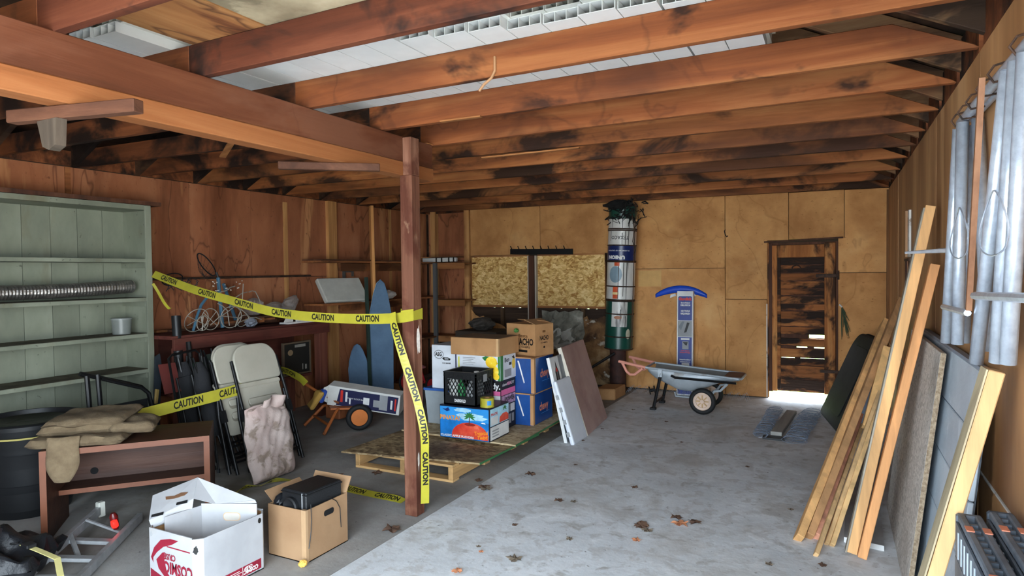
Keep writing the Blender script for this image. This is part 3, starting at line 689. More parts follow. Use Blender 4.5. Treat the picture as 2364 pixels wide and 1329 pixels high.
obj('ring', MB().tube([(-5.33+.03*math.sin(a),3.75+.10*math.cos(a),1.47+.055*math.sin(a)) for a in [2*math.pi*k/24 for k in range(24)]],.006,6,True), BLACKP, nb)
q = random.Random(8); tang = MB()
for k in range(12):
    a = V((-5.33,3.66+.03*k,1.47+q.uniform(-.02,.02))); tang.tube([a,a+V((.01,q.uniform(-.05,.05),q.uniform(-.06,-.02))),a+V((0,q.uniform(-.06,.06),q.uniform(-.1,-.04)))],.004,5)
obj('torn_net', tang, plain('dark_net',(44,46,50),.7), nb)
single('wall_rod', MB().tube([(-5.385,3.42,1.475),(-5.385,5.5,1.487)],.011,8), RUST, 'long thin rusty rod fixed along the left wall above the workbench','rod')

# white wire light-up figures in a tangle
WIRE = plain('pale_wire',(146,138,126),.5)
q = random.Random(21)
def wireframe(label, cy, cz, parts, seed, cx=-4.98):
    r_ = random.Random(seed); t = thing('wire_figure', label, 'wire figure', (cx,cy,1.006), group=None)
    for kind,dy,dz,rad,tilt in parts:
        n = 22
        pts = [(cx+.05*math.sin(a+tilt)*math.sin(tilt*3), cy+dy+rad*math.cos(a), 1.012+dz+rad*math.sin(a)) for a in [2*math.pi*k/n for k in range(n if kind else n)]]
        obj('wire_loop', MB().tube(pts,.0042,5,True), WIRE, t)
        for b in range(2):
            a = r_.uniform(0,3.14); obj('spoke', MB().tube([(cx,cy+dy+rad*math.cos(a),1.012+dz+rad*math.sin(a)),(cx,cy+dy-rad*math.cos(a),1.012+dz-rad*math.sin(a))],.0035,4), WIRE, t)
    return t
t1 = wireframe('tangle of pale wire rings with bare spokes at the left of the workbench',3.72,1.0,[(1,0,.10,.10,.4),(1,.14,.10,.095,1.1),(1,.06,.07,.066,2.0)],1)
t2 = wireframe('pale wire rings under the blue net handle on the workbench',4.08,1.0,[(1,0,.105,.10,.9),(1,.13,.06,.055,.2)],2)
for a_,b_,c_ in (((-4.98,4.06,1.20),(-5.0,4.16,1.30),(-5.02,4.30,1.34)),((-4.98,4.12,1.02),(-5.0,4.22,1.20),(-5.0,4.24,1.42)),((-4.97,4.12,1.22),(-4.97,4.28,1.10),(-4.97,4.42,1.07)),((-5,4.3,1.34),(-5,4.38,1.34),(-5,4.45,1.20)),((-4.97,3.93,1.33),(-4.97,4.02,1.36),(-4.97,4.12,1.40)),((-4.97,3.93,1.25),(-4.97,4.03,1.18),(-4.97,4.05,1.04)),((-4.97,3.85,1.06),(-4.97,4.02,1.16),(-4.97,4.20,1.24))):
    obj('wire_strand', MB().tube([a_,V(a_).lerp(V(b_),.5)+V((0,0,.01)),b_,V(b_).lerp(V(c_),.5)+V((0,.0,.01)),c_],.005,5), WIRE, t2)
for k in range(14):
    y = q.uniform(3.85,4.25); z = q.uniform(1.36,1.46); obj('bulb', MB().tube([(-4.99,y,z),(-4.99,y+q.uniform(-.02,.02),z+q.uniform(-.006,.006))],.005,5), plain('bulb%d'%k,(214,206,196),.3) if k == 0 else MATS['bulb0'], t2)
# crumpled clear plastic bags
BAG = plain('crumpled_clear_bag',(158,150,144),.25,alpha=.5,bump=.6,bscale=40)
def baggy(cx, cy, cz, rx, ry, rz, seed, m=BAG, label='', name='plastic_bag', peak=0):
    q = random.Random(seed); mb = MB(); n, k = 14, 9; vs = []
    for j in range(k+1):
        ph = math.pi*j/k
        for i in range(n):
            a = 2*math.pi*i/n; d = 1+q.uniform(-.22,.22)
            z = -math.cos(ph)*rz*(1+q.uniform(-.12,.12))
            vs.append((cx+rx*math.sin(ph)*math.cos(a)*d, cy+ry*math.sin(ph)*math.sin(a)*d+(peak*max(0,z) if peak else 0), max(cz-rz*.92, cz+z)))
    fs = [(j*n+i,j*n+(i+1)%n,(j+1)*n+(i+1)%n,(j+1)*n+i) for j in range(k) for i in range(n)]
    return single(name, mb.add(vs,fs), m, label, 'bag')
baggy(-5.12,4.46,1.185,.09,.11,.085,1,label='crumpled clear plastic bag at the left of three on the workbench')
baggy(-5.06,4.66,1.165,.09,.13,.06,2,label='wide flat clear plastic bag in the middle of three on the workbench')
baggy(-5.12,4.92,1.19,.06,.09,.09,3,label='upright pointed clear plastic bag at the right of three on the workbench',peak=.7)
baggy(-4.98,4.30,1.05,.05,.06,.045,4,plain('grey_wad',(120,124,134),.5),label='grey wad of plastic lying by the wire rings')
single('storage_shelf_box', MB().bx(-5.24,-4.99,4.38,5.02,1.0855,1.1), DARKPOST, 'dark board on edge carrying the clear plastic bags on the workbench','board')
single('storage_shelf_box', MB().bx(-5.24,-5.22,4.38,5.02,1.03,1.085), DARKPOST, 'narrow dark board propping the bag board on the workbench','board')
for k,y in enumerate((4.45,4.95)): single('block', MB().bx(-5.2,-5.0,y-.03,y+.03,1.04,1.085), STUDY, ['small wood block left under the bag board','small wood block right under the bag board'][k],'block')
wc = thing('white_tray','white folded card tray standing at the bench front edge','tray',(-4.92,4.83,1.006))
obj('base_strip', MB().bx(-4.99,-4.87,4.66,5.02,1.006,1.022), plain('white_card',(216,212,206),.6), wc)
obj('panel', MB().prism([(0,0),(.12,0),(.11,.09),(.05,.10)],-.003,.003, fr((-4.93,4.66,1.022),(0,1,0),(.15,0,1))), MATS['white_card'], wc)
obj('panel', MB().prism([(.13,0),(.33,0),(.27,.085),(.14,.11)],-.003,.003, fr((-4.90,4.66,1.022),(0,1,0),(-.15,0,1))), MATS['white_card'], wc)
# ---------------------------------------------------------------- caution tape
YEL = plain('yellow_tape',(168,160,50),.4,v=.06)
INK = plain('black_ink',(22,22,20),.5)
def ribbon(label, pts, wv, text_at=(), width=.065, size=.05, flip=False, cat='tape', sy=1.0):
    """pts: centre line, wv: unit width vector per point; text_at: distances along at which CAUTION is printed"""
    P = [V(p) for p in pts]; n = len(P)
    W = [V(w).normalized() for w in (wv if isinstance(wv[0],(tuple,list,V)) else [wv]*n)]
    # resample smoothly
    Q, U = [], []
    for i in range(n-1):
        p0,p1,p2,p3 = P[max(i-1,0)],P[i],P[i+1],P[min(i+2,n-1)]
        for k in range(8):
            t = k/8
            Q.append(.5*((2*p1)+(p2-p0)*t+(2*p0-5*p1+4*p2-p3)*t*t+(3*p1-p0-3*p2+p3)*t**3)); U.append(W[i].lerp(W[i+1],t).normalized())
    Q.append(P[-1]); U.append(W[-1])
    acc = [0]
    for a,b in zip(Q,Q[1:]): acc.append(acc[-1]+(b-a).length)
    def at(d_, s_):
        i = 0
        while i < len(acc)-2 and acc[i+1] < d_: i += 1
        t = max(0,min(1.0,(d_-acc[i])/max(1e-6,acc[i+1]-acc[i])))
        c = Q[i].lerp(Q[i+1],t); u = U[i].lerp(U[i+1],t).normalized(); tn = (Q[i+1]-Q[i]).normalized()
        return c+u*s_, tn.cross(u).normalized()
    mb = MB(); vs = []
    for q_,u_ in zip(Q,U): vs += [tuple(q_-u_*width/2), tuple(q_+u_*width/2)]
    mb.add(vs, [(2*i,2*i+2,2*i+3,2*i+1) for i in range(len(Q)-1)])
    c = Q[len(Q)//2]; lo = min(p[2] for p in vs)
    t = thing('caution_tape', label, cat, (c.x,c.y,lo))
    obj('strip', mb, YEL, t, solid=.0008)
    for d0 in text_at:
        tv, tf_ = text_mesh('CAUTION', size*1.18, .0022)
        w_ = max(v.x for v in tv)-min(v.x for v in tv); sx = .21/w_
        tm = MB(); out = []
        for v in tv:
            p_, nn = at(d0+(v.x*sx)*(-1 if flip else 1), v.y*sy*(-1 if flip else 1)); out.append(tuple(p_+nn*.0014))
        tm.add(out, tf_); o = obj('lettering', tm, INK, t)
        out2 = [tuple(V(p)-2*0.0014*at(d0,0)[1]) for p in out]
        tm2 = MB(); tm2.add(out2, tf_); obj('lettering', tm2, INK, t)
    return t
up = (0,0,1)
ribbon('long yellow caution tape stretched from the green shelf unit to the post',
       [(-5.06,3.39,1.52),(-4.53,3.36,1.394),(-4.09,3.34,1.314),(-3.64,3.31,1.24),(-3.31,3.28,1.216),(-2.99,3.26,1.207),(-2.66,3.22,1.212),(-2.42,3.195,1.225),(-2.298,3.194,1.243)],
       [(0,.5,.7),(0,.4,.8),(0,.15,1),(0,.1,1),(0,.2,1),up,up,up,up], [.22,.72,1.16,1.58,2.0,2.42], width=.064, size=.046)
wrp = thing('caution_tape','yellow caution tape knot wrapped round the red-brown post','tape',(-2.345,3.24,1.2))
mb = MB()
for (x0,y0,x1,y1) in ((-2.392,3.197,-2.297,3.197),(-2.297,3.197,-2.297,3.292),(-2.297,3.292,-2.392,3.292),(-2.392,3.292,-2.392,3.197)):
    mb.add([(x0,y0,1.213),(x1,y1,1.217),(x1,y1,1.283),(x0,y0,1.270)],[(0,1,2,3)])
obj('strip', mb, YEL, wrp, solid=.001)
ribbon('yellow caution tape trailing down the front of the post to the floor',
       [(-2.43,3.165,1.26),(-2.415,3.15,1.20),(-2.36,3.13,1.08),(-2.285,3.12,.90),(-2.22,3.12,.725),(-2.185,3.13,.545),(-2.19,3.14,.39),(-2.205,3.16,.22),(-2.23,3.19,.10)],
       [(.9,-.1,.2),(.9,0,.2),(.8,.3,.3),(.7,.5,.25),(.8,.3,.2),(.6,.7,0),(.55,.8,0),(.6,.7,0),(.7,.6,0)], [.17,.46,.72,.98], width=.05, size=.036)
ribbon('yellow caution tape stretched between the desk and the folding chairs',
       [(-4.30,2.60,.53),(-4.25,2.80,.555),(-4.2,3.04,.579),(-4.15,3.25,.60),(-4.10,3.44,.625)], [(-.05,0,1)]*5, [.47,.80], width=.085, size=.06)
ribbon('yellow caution tape lying on the concrete between the brown box and the post',
       [(-3.16,3.46,.006),(-3.02,3.405,.012),(-2.82,3.395,.008),(-2.62,3.385,.012),(-2.53,3.38,.006)], [(.3,.8,.2),(.2,.8,.35),(.1,1,.3),(0,1,.4),(0,1,.1)], [.20,.50], width=.06, size=.044)
ribbon('crumpled yellow caution tape on the floor in front of the stained sack',
       [(-3.66,2.98,.012),(-3.66,3.08,.03),(-3.62,3.16,.02),(-3.56,3.26,.04),(-3.50,3.36,.012)], [(.8,.1,.3),(.7,-.3,.6),(.9,-.2,.2),(.6,-.4,.6),(.8,-.2,.2)], [.18], width=.07, size=.045)
ribbon('twisted yellow caution tape end hanging on the orange cart handle',
       [(-4.82,4.46,.575),(-4.70,4.44,.585),(-4.60,4.44,.56),(-4.50,4.44,.525),(-4.44,4.45,.475)], [(0,-.2,.9),(0,-.3,.9),(.2,-.2,.9),(.3,-.1,.8),(.5,0,.4)], [.16], width=.075, size=.05)
ribbon('narrow torn strip of yellow caution tape hanging off the shelf side',
       [(-5.064,3.386,1.44),(-5.05,3.42,1.37),(-5.05,3.47,1.28),(-5.05,3.51,1.23),(-5.05,3.53,1.225)], [(.3,.8,.5)]*5, [], width=.022)

# ---------------------------------------------------------------- folding chairs and sack
CREAM = mat('cream_resin',[(.3,(166,161,146)),(.7,(182,177,162))],scale=3,rough=.5,bump=.05,bscale=80,stain=((134,126,110),3,.60,.70,(1,1,1),.5))
CREAMD = plain('cream_resin_groove',(128,122,108),.6)
def rrect(x0,x1,y0,y1,r0,r1,n=6):
    P = []
    for cx,cy,a0,r_ in ((x1-r0,y0+r0,-90,r0),(x1-r1,y1-r1,0,r1),(x0+r1,y1-r1,90,r1),(x0+r0,y0+r0,180,r0)):
        for k in range(n+1): a = R(a0+90*k/n); P.append((cx+r_*math.cos(a), cy+r_*math.sin(a)))
    return P
def folding_chair(label, T, letters=True):
    t = thing('folding_chair', label, 'chair', group='folded resin chairs leaning by the workbench', T=T)
    o = dict(world=False)
    obj('backrest', MB().prism(rrect(-.205,.205,.70,.995,.03,.13,8),-.002,.022), CREAM, t, bevel=.008, seg=2, smooth=True, **o)
    s_ = obj('seat', MB().prism(rrect(-.20,.20,.30,.715,.05,.05),-.035,-.010), CREAM, t, bevel=.008, seg=2, smooth=True, **o)
    obj('seat_lip', MB().prism(rrect(-.215,.205,.66,.70,.015,.02),-.04,.0), CREAM, t, bevel=.006, **o)
    for y in (.50,.40):
        obj('groove', MB().prism(rrect(-.14,.15,y,y+.075,.03,.03),-.012,-.0085), CREAMD, s_, **o)
        obj('rib', MB().prism(rrect(-.135,.145,y+.022,y+.07,.02,.02),-.012,-.004), CREAM, s_, bevel=.003, **o)
    if letters: text(s_, 'oro', Matrix.Translation((.10,.483,-.0095)), .03, CREAMD, .001, world=False)
    for sx in (-1,1):
        obj('front_leg', MB().tube([(sx*.222,.01,.01),(sx*.222,.60,.012),(sx*.215,.88,.004)],.0125,10), BLACKM, t, smooth=True, **o)
        obj('rear_leg', MB().tube([(sx*.245,.03,-.045),(sx*.235,.45,-.03),(sx*.222,.60,-.012)],.0125,10), BLACKM, t, smooth=True, **o)
    for y in (.10,.22): obj('cross_bar', MB().tube([(-.222,y,.01),(.222,y,.01)],.009,8), BLACKM, t, **o)
    obj('cross_bar', MB().tube([(-.245,.13,-.045),(.245,.13,-.045)],.009,8), BLACKM, t, **o)
    obj('knuckle', MB().bx(-.236,-.205,.41,.50,-.01,.025), BLACKP, t, **o); obj('knuckle', MB().bx(.205,.236,.41,.50,-.01,.025), BLACKP, t, **o)
    return t
vv = (-.33,.10,.985)
folding_chair('cream resin folding chair at the front of the stack behind the stained sack', fr((-3.87,3.60,.003),(0.02,1,0),vv))
folding_chair('cream resin folding chair second in the stack with only its left edge showing', fr((-3.97,3.50,.003),(0.02,1,0),vv), False)
folding_chair('cream resin folding chair at the back of the leaning stack', fr((-4.075,3.57,.003),(0.02,1,0),vv), False)
# dark folded camp chairs
FABD = plain('dark_olive_fabric',(44,52,44),.9,bump=.3,bscale=90)
FABB = plain('charcoal_fabric',(36,36,38),.9,bump=.3,bscale=90)
def camp_chair(label, base, top, m, seed):
    b, tp = V(base), V(top); ax = (tp-b).normalized(); L = (tp-b).length
    t = thing('camp_chair', label, 'chair', base, group='folded camp chairs in front of the workbench')
    q = random.Random(seed)
    pts = [b+ax*L*(.3+.65*k/6)+V((q.uniform(-.01,.01),q.uniform(-.01,.01),0)) for k in range(7)]
    obj('folded_fabric', MB().tube(pts,[.05,.062,.066,.06,.064,.058,.03],12), m, t, smooth=True)
    for k in range(4):
        a = k*1.57+.5; o_ = V((.055*math.cos(a), .07*math.sin(a), 0)); e_ = V((.035*math.cos(a+.8), .05*math.sin(a+.8), 0))
        obj('leg', MB().tube([b+o_*1.2+V((0,0,.012)), b+ax*L*.5+e_, tp+o_*.9],.008,6), BLACKM, t)
        obj('foot', MB().tube([b+o_*1.2+V((0,0,.002)), b+o_*1.2+V((0,0,.03))],.013,6), BLACKP, t)
    return t
camp_chair('folded charcoal camp chair leaning left of the cream chairs',(-4.22,3.36,.0),(-4.50,3.36,.86),FABB,1)
camp_chair('folded olive camp chair leaning close to the bench front',(-4.42,3.62,.0),(-4.72,3.62,.88),FABD,2)
camp_chair('folded charcoal camp chair standing nearest the bench leg',(-4.60,3.40,.0),(-4.76,3.42,.84),FABB,3)
mf = thing('metal_chair','thin black tube folding chair frame leaning against the workbench','chair',(-4.5,3.35,0))
obj('frame', MB().tube([(-4.30,3.12,.01),(-4.62,3.20,.86),(-4.63,3.24,.885),(-4.63,3.44,.90),(-4.62,3.47,.87),(-4.40,3.44,.01)],.010,8), BLACKM, mf, smooth=True)
obj('frame', MB().tube([(-4.33,3.20,.01),(-4.60,3.25,.70),(-4.60,3.38,.71),(-4.43,3.40,.01)],.009,8), BLACKM, mf, smooth=True)
obj('green_sling', MB().bx(-.0,.16,.60,.82,-.006,.006, fr((-4.50,3.50,0),(0,1,0),(-.3,0,.95))), plain('dark_green_sling',(38,70,46),.8), mf)
obj('red_sling', MB().bx(-.1,.04,.60,.84,-.006,.006, fr((-4.52,3.32,0),(0,1,0),(-.3,0,.95))), plain('dark_red_sling',(96,40,34),.8), mf)
# stained pillow sack
SACK = mat('stained_sackcloth',[(.35,(170,150,142)),(.6,(192,174,166))],scale=4,rough=.9,bump=.5,bscale=26,stain=[((120,104,86),7,.53,.60,(1,1,1),.7),((188,154,148),2,.52,.66,(1,1,1),.5)])
sk = thing('sack','stained pinkish cloth sack standing against the cream folding chairs','sack',T=fr((-3.745,3.37,0),(.02,1,0),(-.16,.0,1)))
q = random.Random(5)
def sackf(side):
    def fn(u,v):
        w = (.185+.025*math.sin(v*3.1))*(1-.10*max(0,v-.75)*4*.5)
        e = max(0,1-(2*u-1)**4)**.5*max(0,1-max(0,(v-.82)/.18)**2*.85)*(min(1,v/.06+.25))
        wr = .004*math.sin(u*15+v*5)+.003*math.sin(v*23+u*9)+.003*math.sin(u*37-v*21)
        return ((2*u-1)*w+.006*math.sin(v*17), v*.53+.018*math.sin(u*5)*(v>.9), .055+side*(.052*e+wr*e))
    return fn
mb = MB(); mb.grid(sackf(1),26,30); mb.grid(sackf(-1),26,30)
obj('body', mb, SACK, sk, world=False, smooth=True)
obj('folded_mouth', MB().grid(lambda u,v: ((u-.5)*.20+.05+.02*v, .50+.10*v*(1-.6*abs(u-.55)), .075+.03*math.sin(u*9)*v+.01*v),10,5), SACK, sk, world=False, smooth=True, solid=.006)
obj('folded_mouth', MB().grid(lambda u,v: (-.17+u*.15, .505+.05*v*(.4+u*.3), .06+.02*v+.008*math.sin(u*7)),8,4), SACK, sk, world=False, smooth=True, solid=.006)

# ---------------------------------------------------------------- corner shelves, ironing boards
cs = thing('corner_shelving','rough brown corner shelving boards fixed on left and back walls','shelving',(-5.2,6.6,.45))
for z,x1,y0 in ((1.655,-5.085,5.36),(1.17,-5.085,5.38)):
    s_ = obj('shelf', MB().bx(-5.375,x1,y0,7.855,z-.022,z), STUDY, cs)
    obj('ledger', MB().bx(-5.375,-5.33,5.95,7.6,z-.12,z-.024), STUDY, cs)
for z in (1.64,1.125,.62):
    obj('shelf', MB().bx(-5.0,-4.56,7.55,7.86,z-.02,z), STUDX, cs)
    obj('front_apron', MB().bx(-5.02,-4.55,7.53,7.55,z-.085,z-.002), STUDX, cs)
obj('shelf', MB().bx(-5.375,-5.0,7.2,7.855,.6,.62), STUDY, cs)
for x,y in ((-5.30,7.46),(-5.02,7.50)): obj('upright', MB().bx(x-.03,x+.03,y,y+.035,0,1.64), wood('grey_upright%d'%int(-x*10),'z',(70,70,70),(92,92,92),(110,108,104)), cs)
single('wall_bracket', MB().prism([(0,0),(.05,0),(.05,.10),(.16,.10),(.16,.05),(.20,.05),(.20,.16),(0,.16)],-.003,.003, fr((-5.37,6.02,1.42),(0,1,0),(0,0,1))), plain('grey_bracket',(96,98,98),.5,metal=.5), 'grey metal bracket screwed to the left wall under the upper shelf','bracket')
lidm = plain('grey_white_foam',(186,186,178),.7)
cl_ = single('cooler_cover', MB().bx(-.30,.30,-.02,.04,0,.33), lidm, 'pale grey foam cooler cover propped at a slant on the middle shelf','foam slab', bevel=.012, seg=2)
cl_.location = (-5.12,5.82,1.172); cl_.rotation_euler = (R(-36),0,R(78))
baggy(-5.15,6.60,1.23,.08,.14,.06,9,plain('white_poly',(206,206,204),.4),label='white plastic bag slumped on the middle shelf behind the ironing board')
lb = thing('long_carton','long white tube carton with dark bands on the upper shelf right of the post','carton',(-5.05,7.68,1.642))
obj('body', MB().bx(-5.32,-4.76,7.64,7.70,1.658,1.715), plain('white_tube',(206,206,202),.5), lb, bevel=.006)
for x in (-5.08,-4.99,-4.87,-4.79): obj('band', MB().bx(x-.012,x+.012,7.637,7.703,1.656,1.718), INK, lb)
single('flat_board', MB().bx(-5.36,-4.72,7.60,7.80,1.7185,1.73), STUDX, 'thin brown board resting on the white banded tube','board')
single('flat_board', MB().bx(-5.36,-5.05,5.35,6.9,1.656,1.668), DARKPOST, 'dark flat board lying on the upper left wall shelf','board')
BLUEC = mat('blue_ironing_cover',[(.35,(86,112,138)),(.65,(104,132,160))],scale=4,rough=.8,bump=.2,bscale=20)
BLUEE = plain('pale_blue_edge',(140,182,214),.6)
def iron(label, T, L, W, group='blue ironing boards'):
    t = thing('ironing_board', label, 'ironing board', group=group, T=T)
    prof = [(W/2,.02),(W/2,L*.55),(W*.42,L*.72),(W*.28,L*.88),(W*.15,L*.97),(0.0,L)]
    poly = [(x,y) for x,y in prof]+[(-x,y) for x,y in prof[-2::-1]]
    poly = [(p[0], p[1]) for p in poly]
    obj('padded_cover', MB().prism(poly,-.012,.016), BLUEC, t, world=False, bevel=.008, seg=2, smooth=True)
    obj('rim', MB().prism([(p[0]*1.01,p[1]*1.003-.003) for p in poly],-.020,-.013), BLUEE, t, world=False)
    for sx in (-1,1): obj('leg', MB().tube([(sx*.07,.05,-.035),(sx*.10,L*.7,-.03)],.010,8), plain('dark_green_leg%d%s'%(sx,label[:4]),(30,46,40),.5), t, world=False)
    return t
iron('tall blue ironing board standing upright behind the post', fr((-4.97,6.22,.0),(.60,.80,0),(.03,-.03,1)), 1.43, .31)
iron('short blue ironing board leaning low beside the workbench', fr((-5.04,5.93,.0),(.62,.78,0),(-.38,-.12,.75)), .68, .24)
single('green_rail', MB().bar((-4.99,6.04,.0),(-5.04,6.06,1.46),.035,.03), plain('dark_green_paint',(40,58,50),.6), 'dark green rail standing against the tall ironing board','rail')
single('tall_plank', MB().bar((-5.03,6.20,.0),(-5.045,6.18,2.325),.10,.035), lumber('tall',(196,140,84)), 'tall pale timber plank standing upright on the corner shelves side','plank', bevel=.002)
KRAFT = mat('kraft_cardboard',[(.35,(168,124,80)),(.65,(188,142,96))],scale=3,rough=.85,bump=.06,bscale=60,stain=((142,100,64),2.5,.58,.7,(1,1,1),.5))
KRAFTE = plain('kraft_edge',(206,166,120),.85)
cbx = single('cardboard_box', MB().bx(-5.40,-5.14,6.32,6.62,0,.42), KRAFT, 'plain brown cardboard box on the floor behind the short ironing board','box', bevel=.004)
single('timber_offcut', MB().bx(-5.12,-4.86,6.62,6.80,0,.09), STUDX, 'flat timber offcut on the floor behind the ironing boards','timber')
# red tricycle half hidden by the post
RED = plain('red_enamel',(176,44,48),.35); RUB = plain('black_rubber',(22,22,23),.7)
tr = thing('tricycle','red child tricycle half hidden behind the post','tricycle',(-4.80,6.55,0),R(-20))
for x,y in ((0,0),(-.14,.25),(.14,.25)):
    rr_ = .13 if y == 0 else .08
    T = Matrix.Translation((x,y,rr_+.012)) @ Matrix.Rotation(R(90),4,'Y')
    obj('tyre', MB().tube([tuple(T @ V((rr_*math.cos(a),rr_*math.sin(a),0))) for a in [2*math.pi*k/24 for k in range(24)]],.014,8,True), RUB, tr, world=False, smooth=True)
    obj('hub', MB().lathe([(rr_*.85,-.006),(rr_*.85,.006)],20,T), RED, tr, world=False)
obj('frame', MB().tube([(0,0,.15),(0,-.02,.34),(0,.06,.30),(0,.2,.24),(0,.25,.10)],.014,8), RED, tr, world=False, smooth=True)
obj('axle', MB().tube([(-.14,.25,.09),(.14,.25,.09)],.009,6), RED, tr, world=False)
obj('seat', MB().lathe([(.07,0),(.085,.015),(.05,.035),(.01,.04)],16,Matrix.Translation((0,.17,.29))), plain('pink_seat',(196,120,124),.5), tr, world=False, smooth=True)
obj('handlebar', MB().tube([(-.13,.03,.42),(-.06,-.02,.40),(0,-.02,.34),(.06,-.02,.40),(.13,.03,.42)],.010,6), RED, tr, world=False)

# ---------------------------------------------------------------- orange cart with a printed box
ORG = plain('orange_enamel',(206,112,38),.5); ORGD = plain('worn_orange_enamel',(168,92,42),.6,stain=((100,62,40),8,.56,.64,(1,1,1),.7))
ct = thing('garden_cart','orange tube frame yard cart with black tyres and orange hubs','cart',(-4.2,4.85,0))
for k,(x,y) in enumerate(((-4.07,4.76),(-4.40,5.10))):
    ax = V((.70,-.71,0)).normalized(); T = fr((x,y,.128),ax.cross(V((0,0,1))),(0,0,1))
    obj('tyre', MB().tube([tuple(T @ V((.100*math.cos(a),.100*math.sin(a),0))) for a in [2*math.pi*j/28 for j in range(28)]],.027,10,True), RUB, ct, smooth=True)
    h = obj('hub', MB().lathe([(.078,-.02),(.084,.016),(.072,.02),(.03,.008),(.02,.024),(.0,.024)],24,T), ORG, ct, smooth=True)
    obj('axle_cap', MB().lathe([(.008,.02),(.008,.034)],12,T), ALU, h)
obj('axle', MB().tube([(-4.07,4.76,.128),(-4.40,5.10,.128)],.010,8), ORGD, ct)
obj('handle', MB().tube([(-4.95,4.62,.57),(-4.56,4.70,.36),(-4.30,4.74,.25)],.014,8), ORGD, ct, smooth=True)
obj('leg_frame', MB().tube([(-4.24,4.46,.012),(-4.22,4.60,.19),(-4.24,4.66,.215),(-4.45,4.80,.215),(-4.56,4.80,.19),(-4.68,4.66,.012)],.015,8), ORGD, ct, smooth=True)
obj('cross_tube', MB().tube([(-4.235,4.52,.09),(-4.62,4.73,.10)],.013,8), ORGD, ct)
obj('deck', MB().prism([(-4.10,4.74),(-4.30,4.62),(-4.60,4.88),(-4.40,5.08)],.205,.222), ORGD, ct)
obj('motor_cover', MB().bx(-4.50,-4.32,4.76,4.92,.08,.205), plain('rust_cover',(128,72,40),.7,bump=.5,bscale=30), ct, bevel=.01)
NAVY = plain('navy_print',(32,34,70),.5); PRW = plain('print_white',(222,222,220),.6); PRG = plain('print_grey',(150,152,154),.6); PRR = plain('print_red',(206,52,42),.5)
bxT = fr((-4.42,4.70,.232),(.92,.36,-.14),(.10,-.12,1))
pb = thing('printed_box','long white and navy printed box lying tilted on the orange cart','box',T=bxT)
LL, HB, DB = .72, .20, .15
obj('carton', MB().bx(0,LL,0,HB,-DB,0), plain('white_carton',(212,210,204),.6), pb, world=False, bevel=.003)
I4 = Matrix.Identity(4)
patch(pb,'print', I4, [(.09,.012),(LL-.03,.012),(LL-.015,HB-.02),(.12,HB-.02)], NAVY, world=False)
for (a,b,c,d_,m) in ((.13,.155,.05,.17,PRR),(.18,.20,.06,.16,PRW),(.22,.235,.04,.10,PRW),(.36,.42,.06,.13,PRW),(.46,.52,.05,.12,PRG),(.52,.60,.03,.18,PRG),(.63,.65,.05,.14,PRW),(.67,.685,.04,.16,PRR)):
    patch(pb,'print', I4, rect(a,b,c,d_), m, lift=.0016, world=False)
text(pb,'SNOW ROOF RAKE', Matrix.Translation((.29,.10,0)) @ Matrix.Rotation(R(0),4,'Z'), .022, PRW, world=False, lift=.0016)
obj('torn_flap', MB().prism([(0,0),(-.06,.02),(-.05,.15),(0,.18)],-.004,0, Tm(0,.01,-.02,0,0,0)), MATS['white_carton'], pb, world=False)
single('work_glove', put(cushion(.12,.20,.05,8,n=14), Tm(-4.50,4.66,.27,55,10,-30)), plain('yellow_suede',(190,148,72),.9), 'yellow suede work glove stuffed in the open end of the printed box','glove', smooth=True)
single('blue_rag', put(cushion(.09,.14,.05,9,n=14), Tm(-4.45,4.71,.31,70,0,-40)), plain('blue_rag',(40,72,156),.8), 'small blue rag stuffed beside the yellow glove','rag', smooth=True)

# ---------------------------------------------------------------- pallets with strand board
PAL = lumber('pallet',(196,158,108),'x'); PALY = lumber('pallet_y',(190,150,100),'y')
def pallet(label, x0, x1, y0, y1):
    t = thing('pallet', label, 'pallet', ((x0+x1)/2,(y0+y1)/2,0), group='wooden pallets under the boxes')
    for y in (y0,(y0+y1)/2-.045,y1-.09): obj('bottom_board', MB().bx(x0,x1,y,y+.09,0,.018), PAL, t, bevel=.002)
    for x in (x0,(x0+x1)/2-.02,x1-.04): obj('stringer', MB().bx(x,x+.04,y0,y1,.018,.108), PALY, t, bevel=.003)
    n = 6; st = (y1-y0-.09)/(n-1)
    for k in range(n): obj('deck_board', MB().bx(x0,x1,y0+k*st,y0+k*st+.09,.108,.126), PAL, t, bevel=.002)
pallet('pale wooden pallet nearest the post with an open front edge',-3.33,-2.44,3.84,4.86)
pallet('pale wooden pallet at the back under the blue boxes',-3.30,-2.42,4.96,5.98)
GEDGE = plain('green_edge_paint',(52,108,62),.7)
s1 = single('strand_board_sheet', MB().prism([(-3.39,3.75),(-2.27,3.93),(-2.23,4.86),(-3.36,4.70)],.128,.140), OSBOLD, 'weathered strand board sheet overhanging the front pallet','board')
s2 = single('strand_board_sheet', MB().prism([(-3.32,4.42),(-2.21,4.385),(-2.235,5.95),(-3.28,5.98)],.152,.164), osb('pale_strand_board',(150,128,96),(186,164,128),(206,188,152),26,((130,110,84),2,.52,.66,.6)), 'cleaner strand board sheet carrying all the boxes','board')
obj('painted_edge', MB().prism([(-2.2095,4.385),(-2.2065,4.385),(-2.2315,5.95),(-2.2345,5.95)],.151,.165), GEDGE, s2)
obj('painted_edge', MB().prism([(-2.2695,3.93),(-2.266,3.93),(-2.226,4.86),(-2.2295,4.86)],.127,.141), GEDGE, s1)
for k,(y,z) in enumerate(((4.44,.140),(5.6,.126))): single('batten', MB().bx(-3.25,-2.30,y,y+.05,z,.152), PAL, ['thin batten raising the front edge of the upper strand board','thin batten under the rear of the upper strand board'][k],'batten')

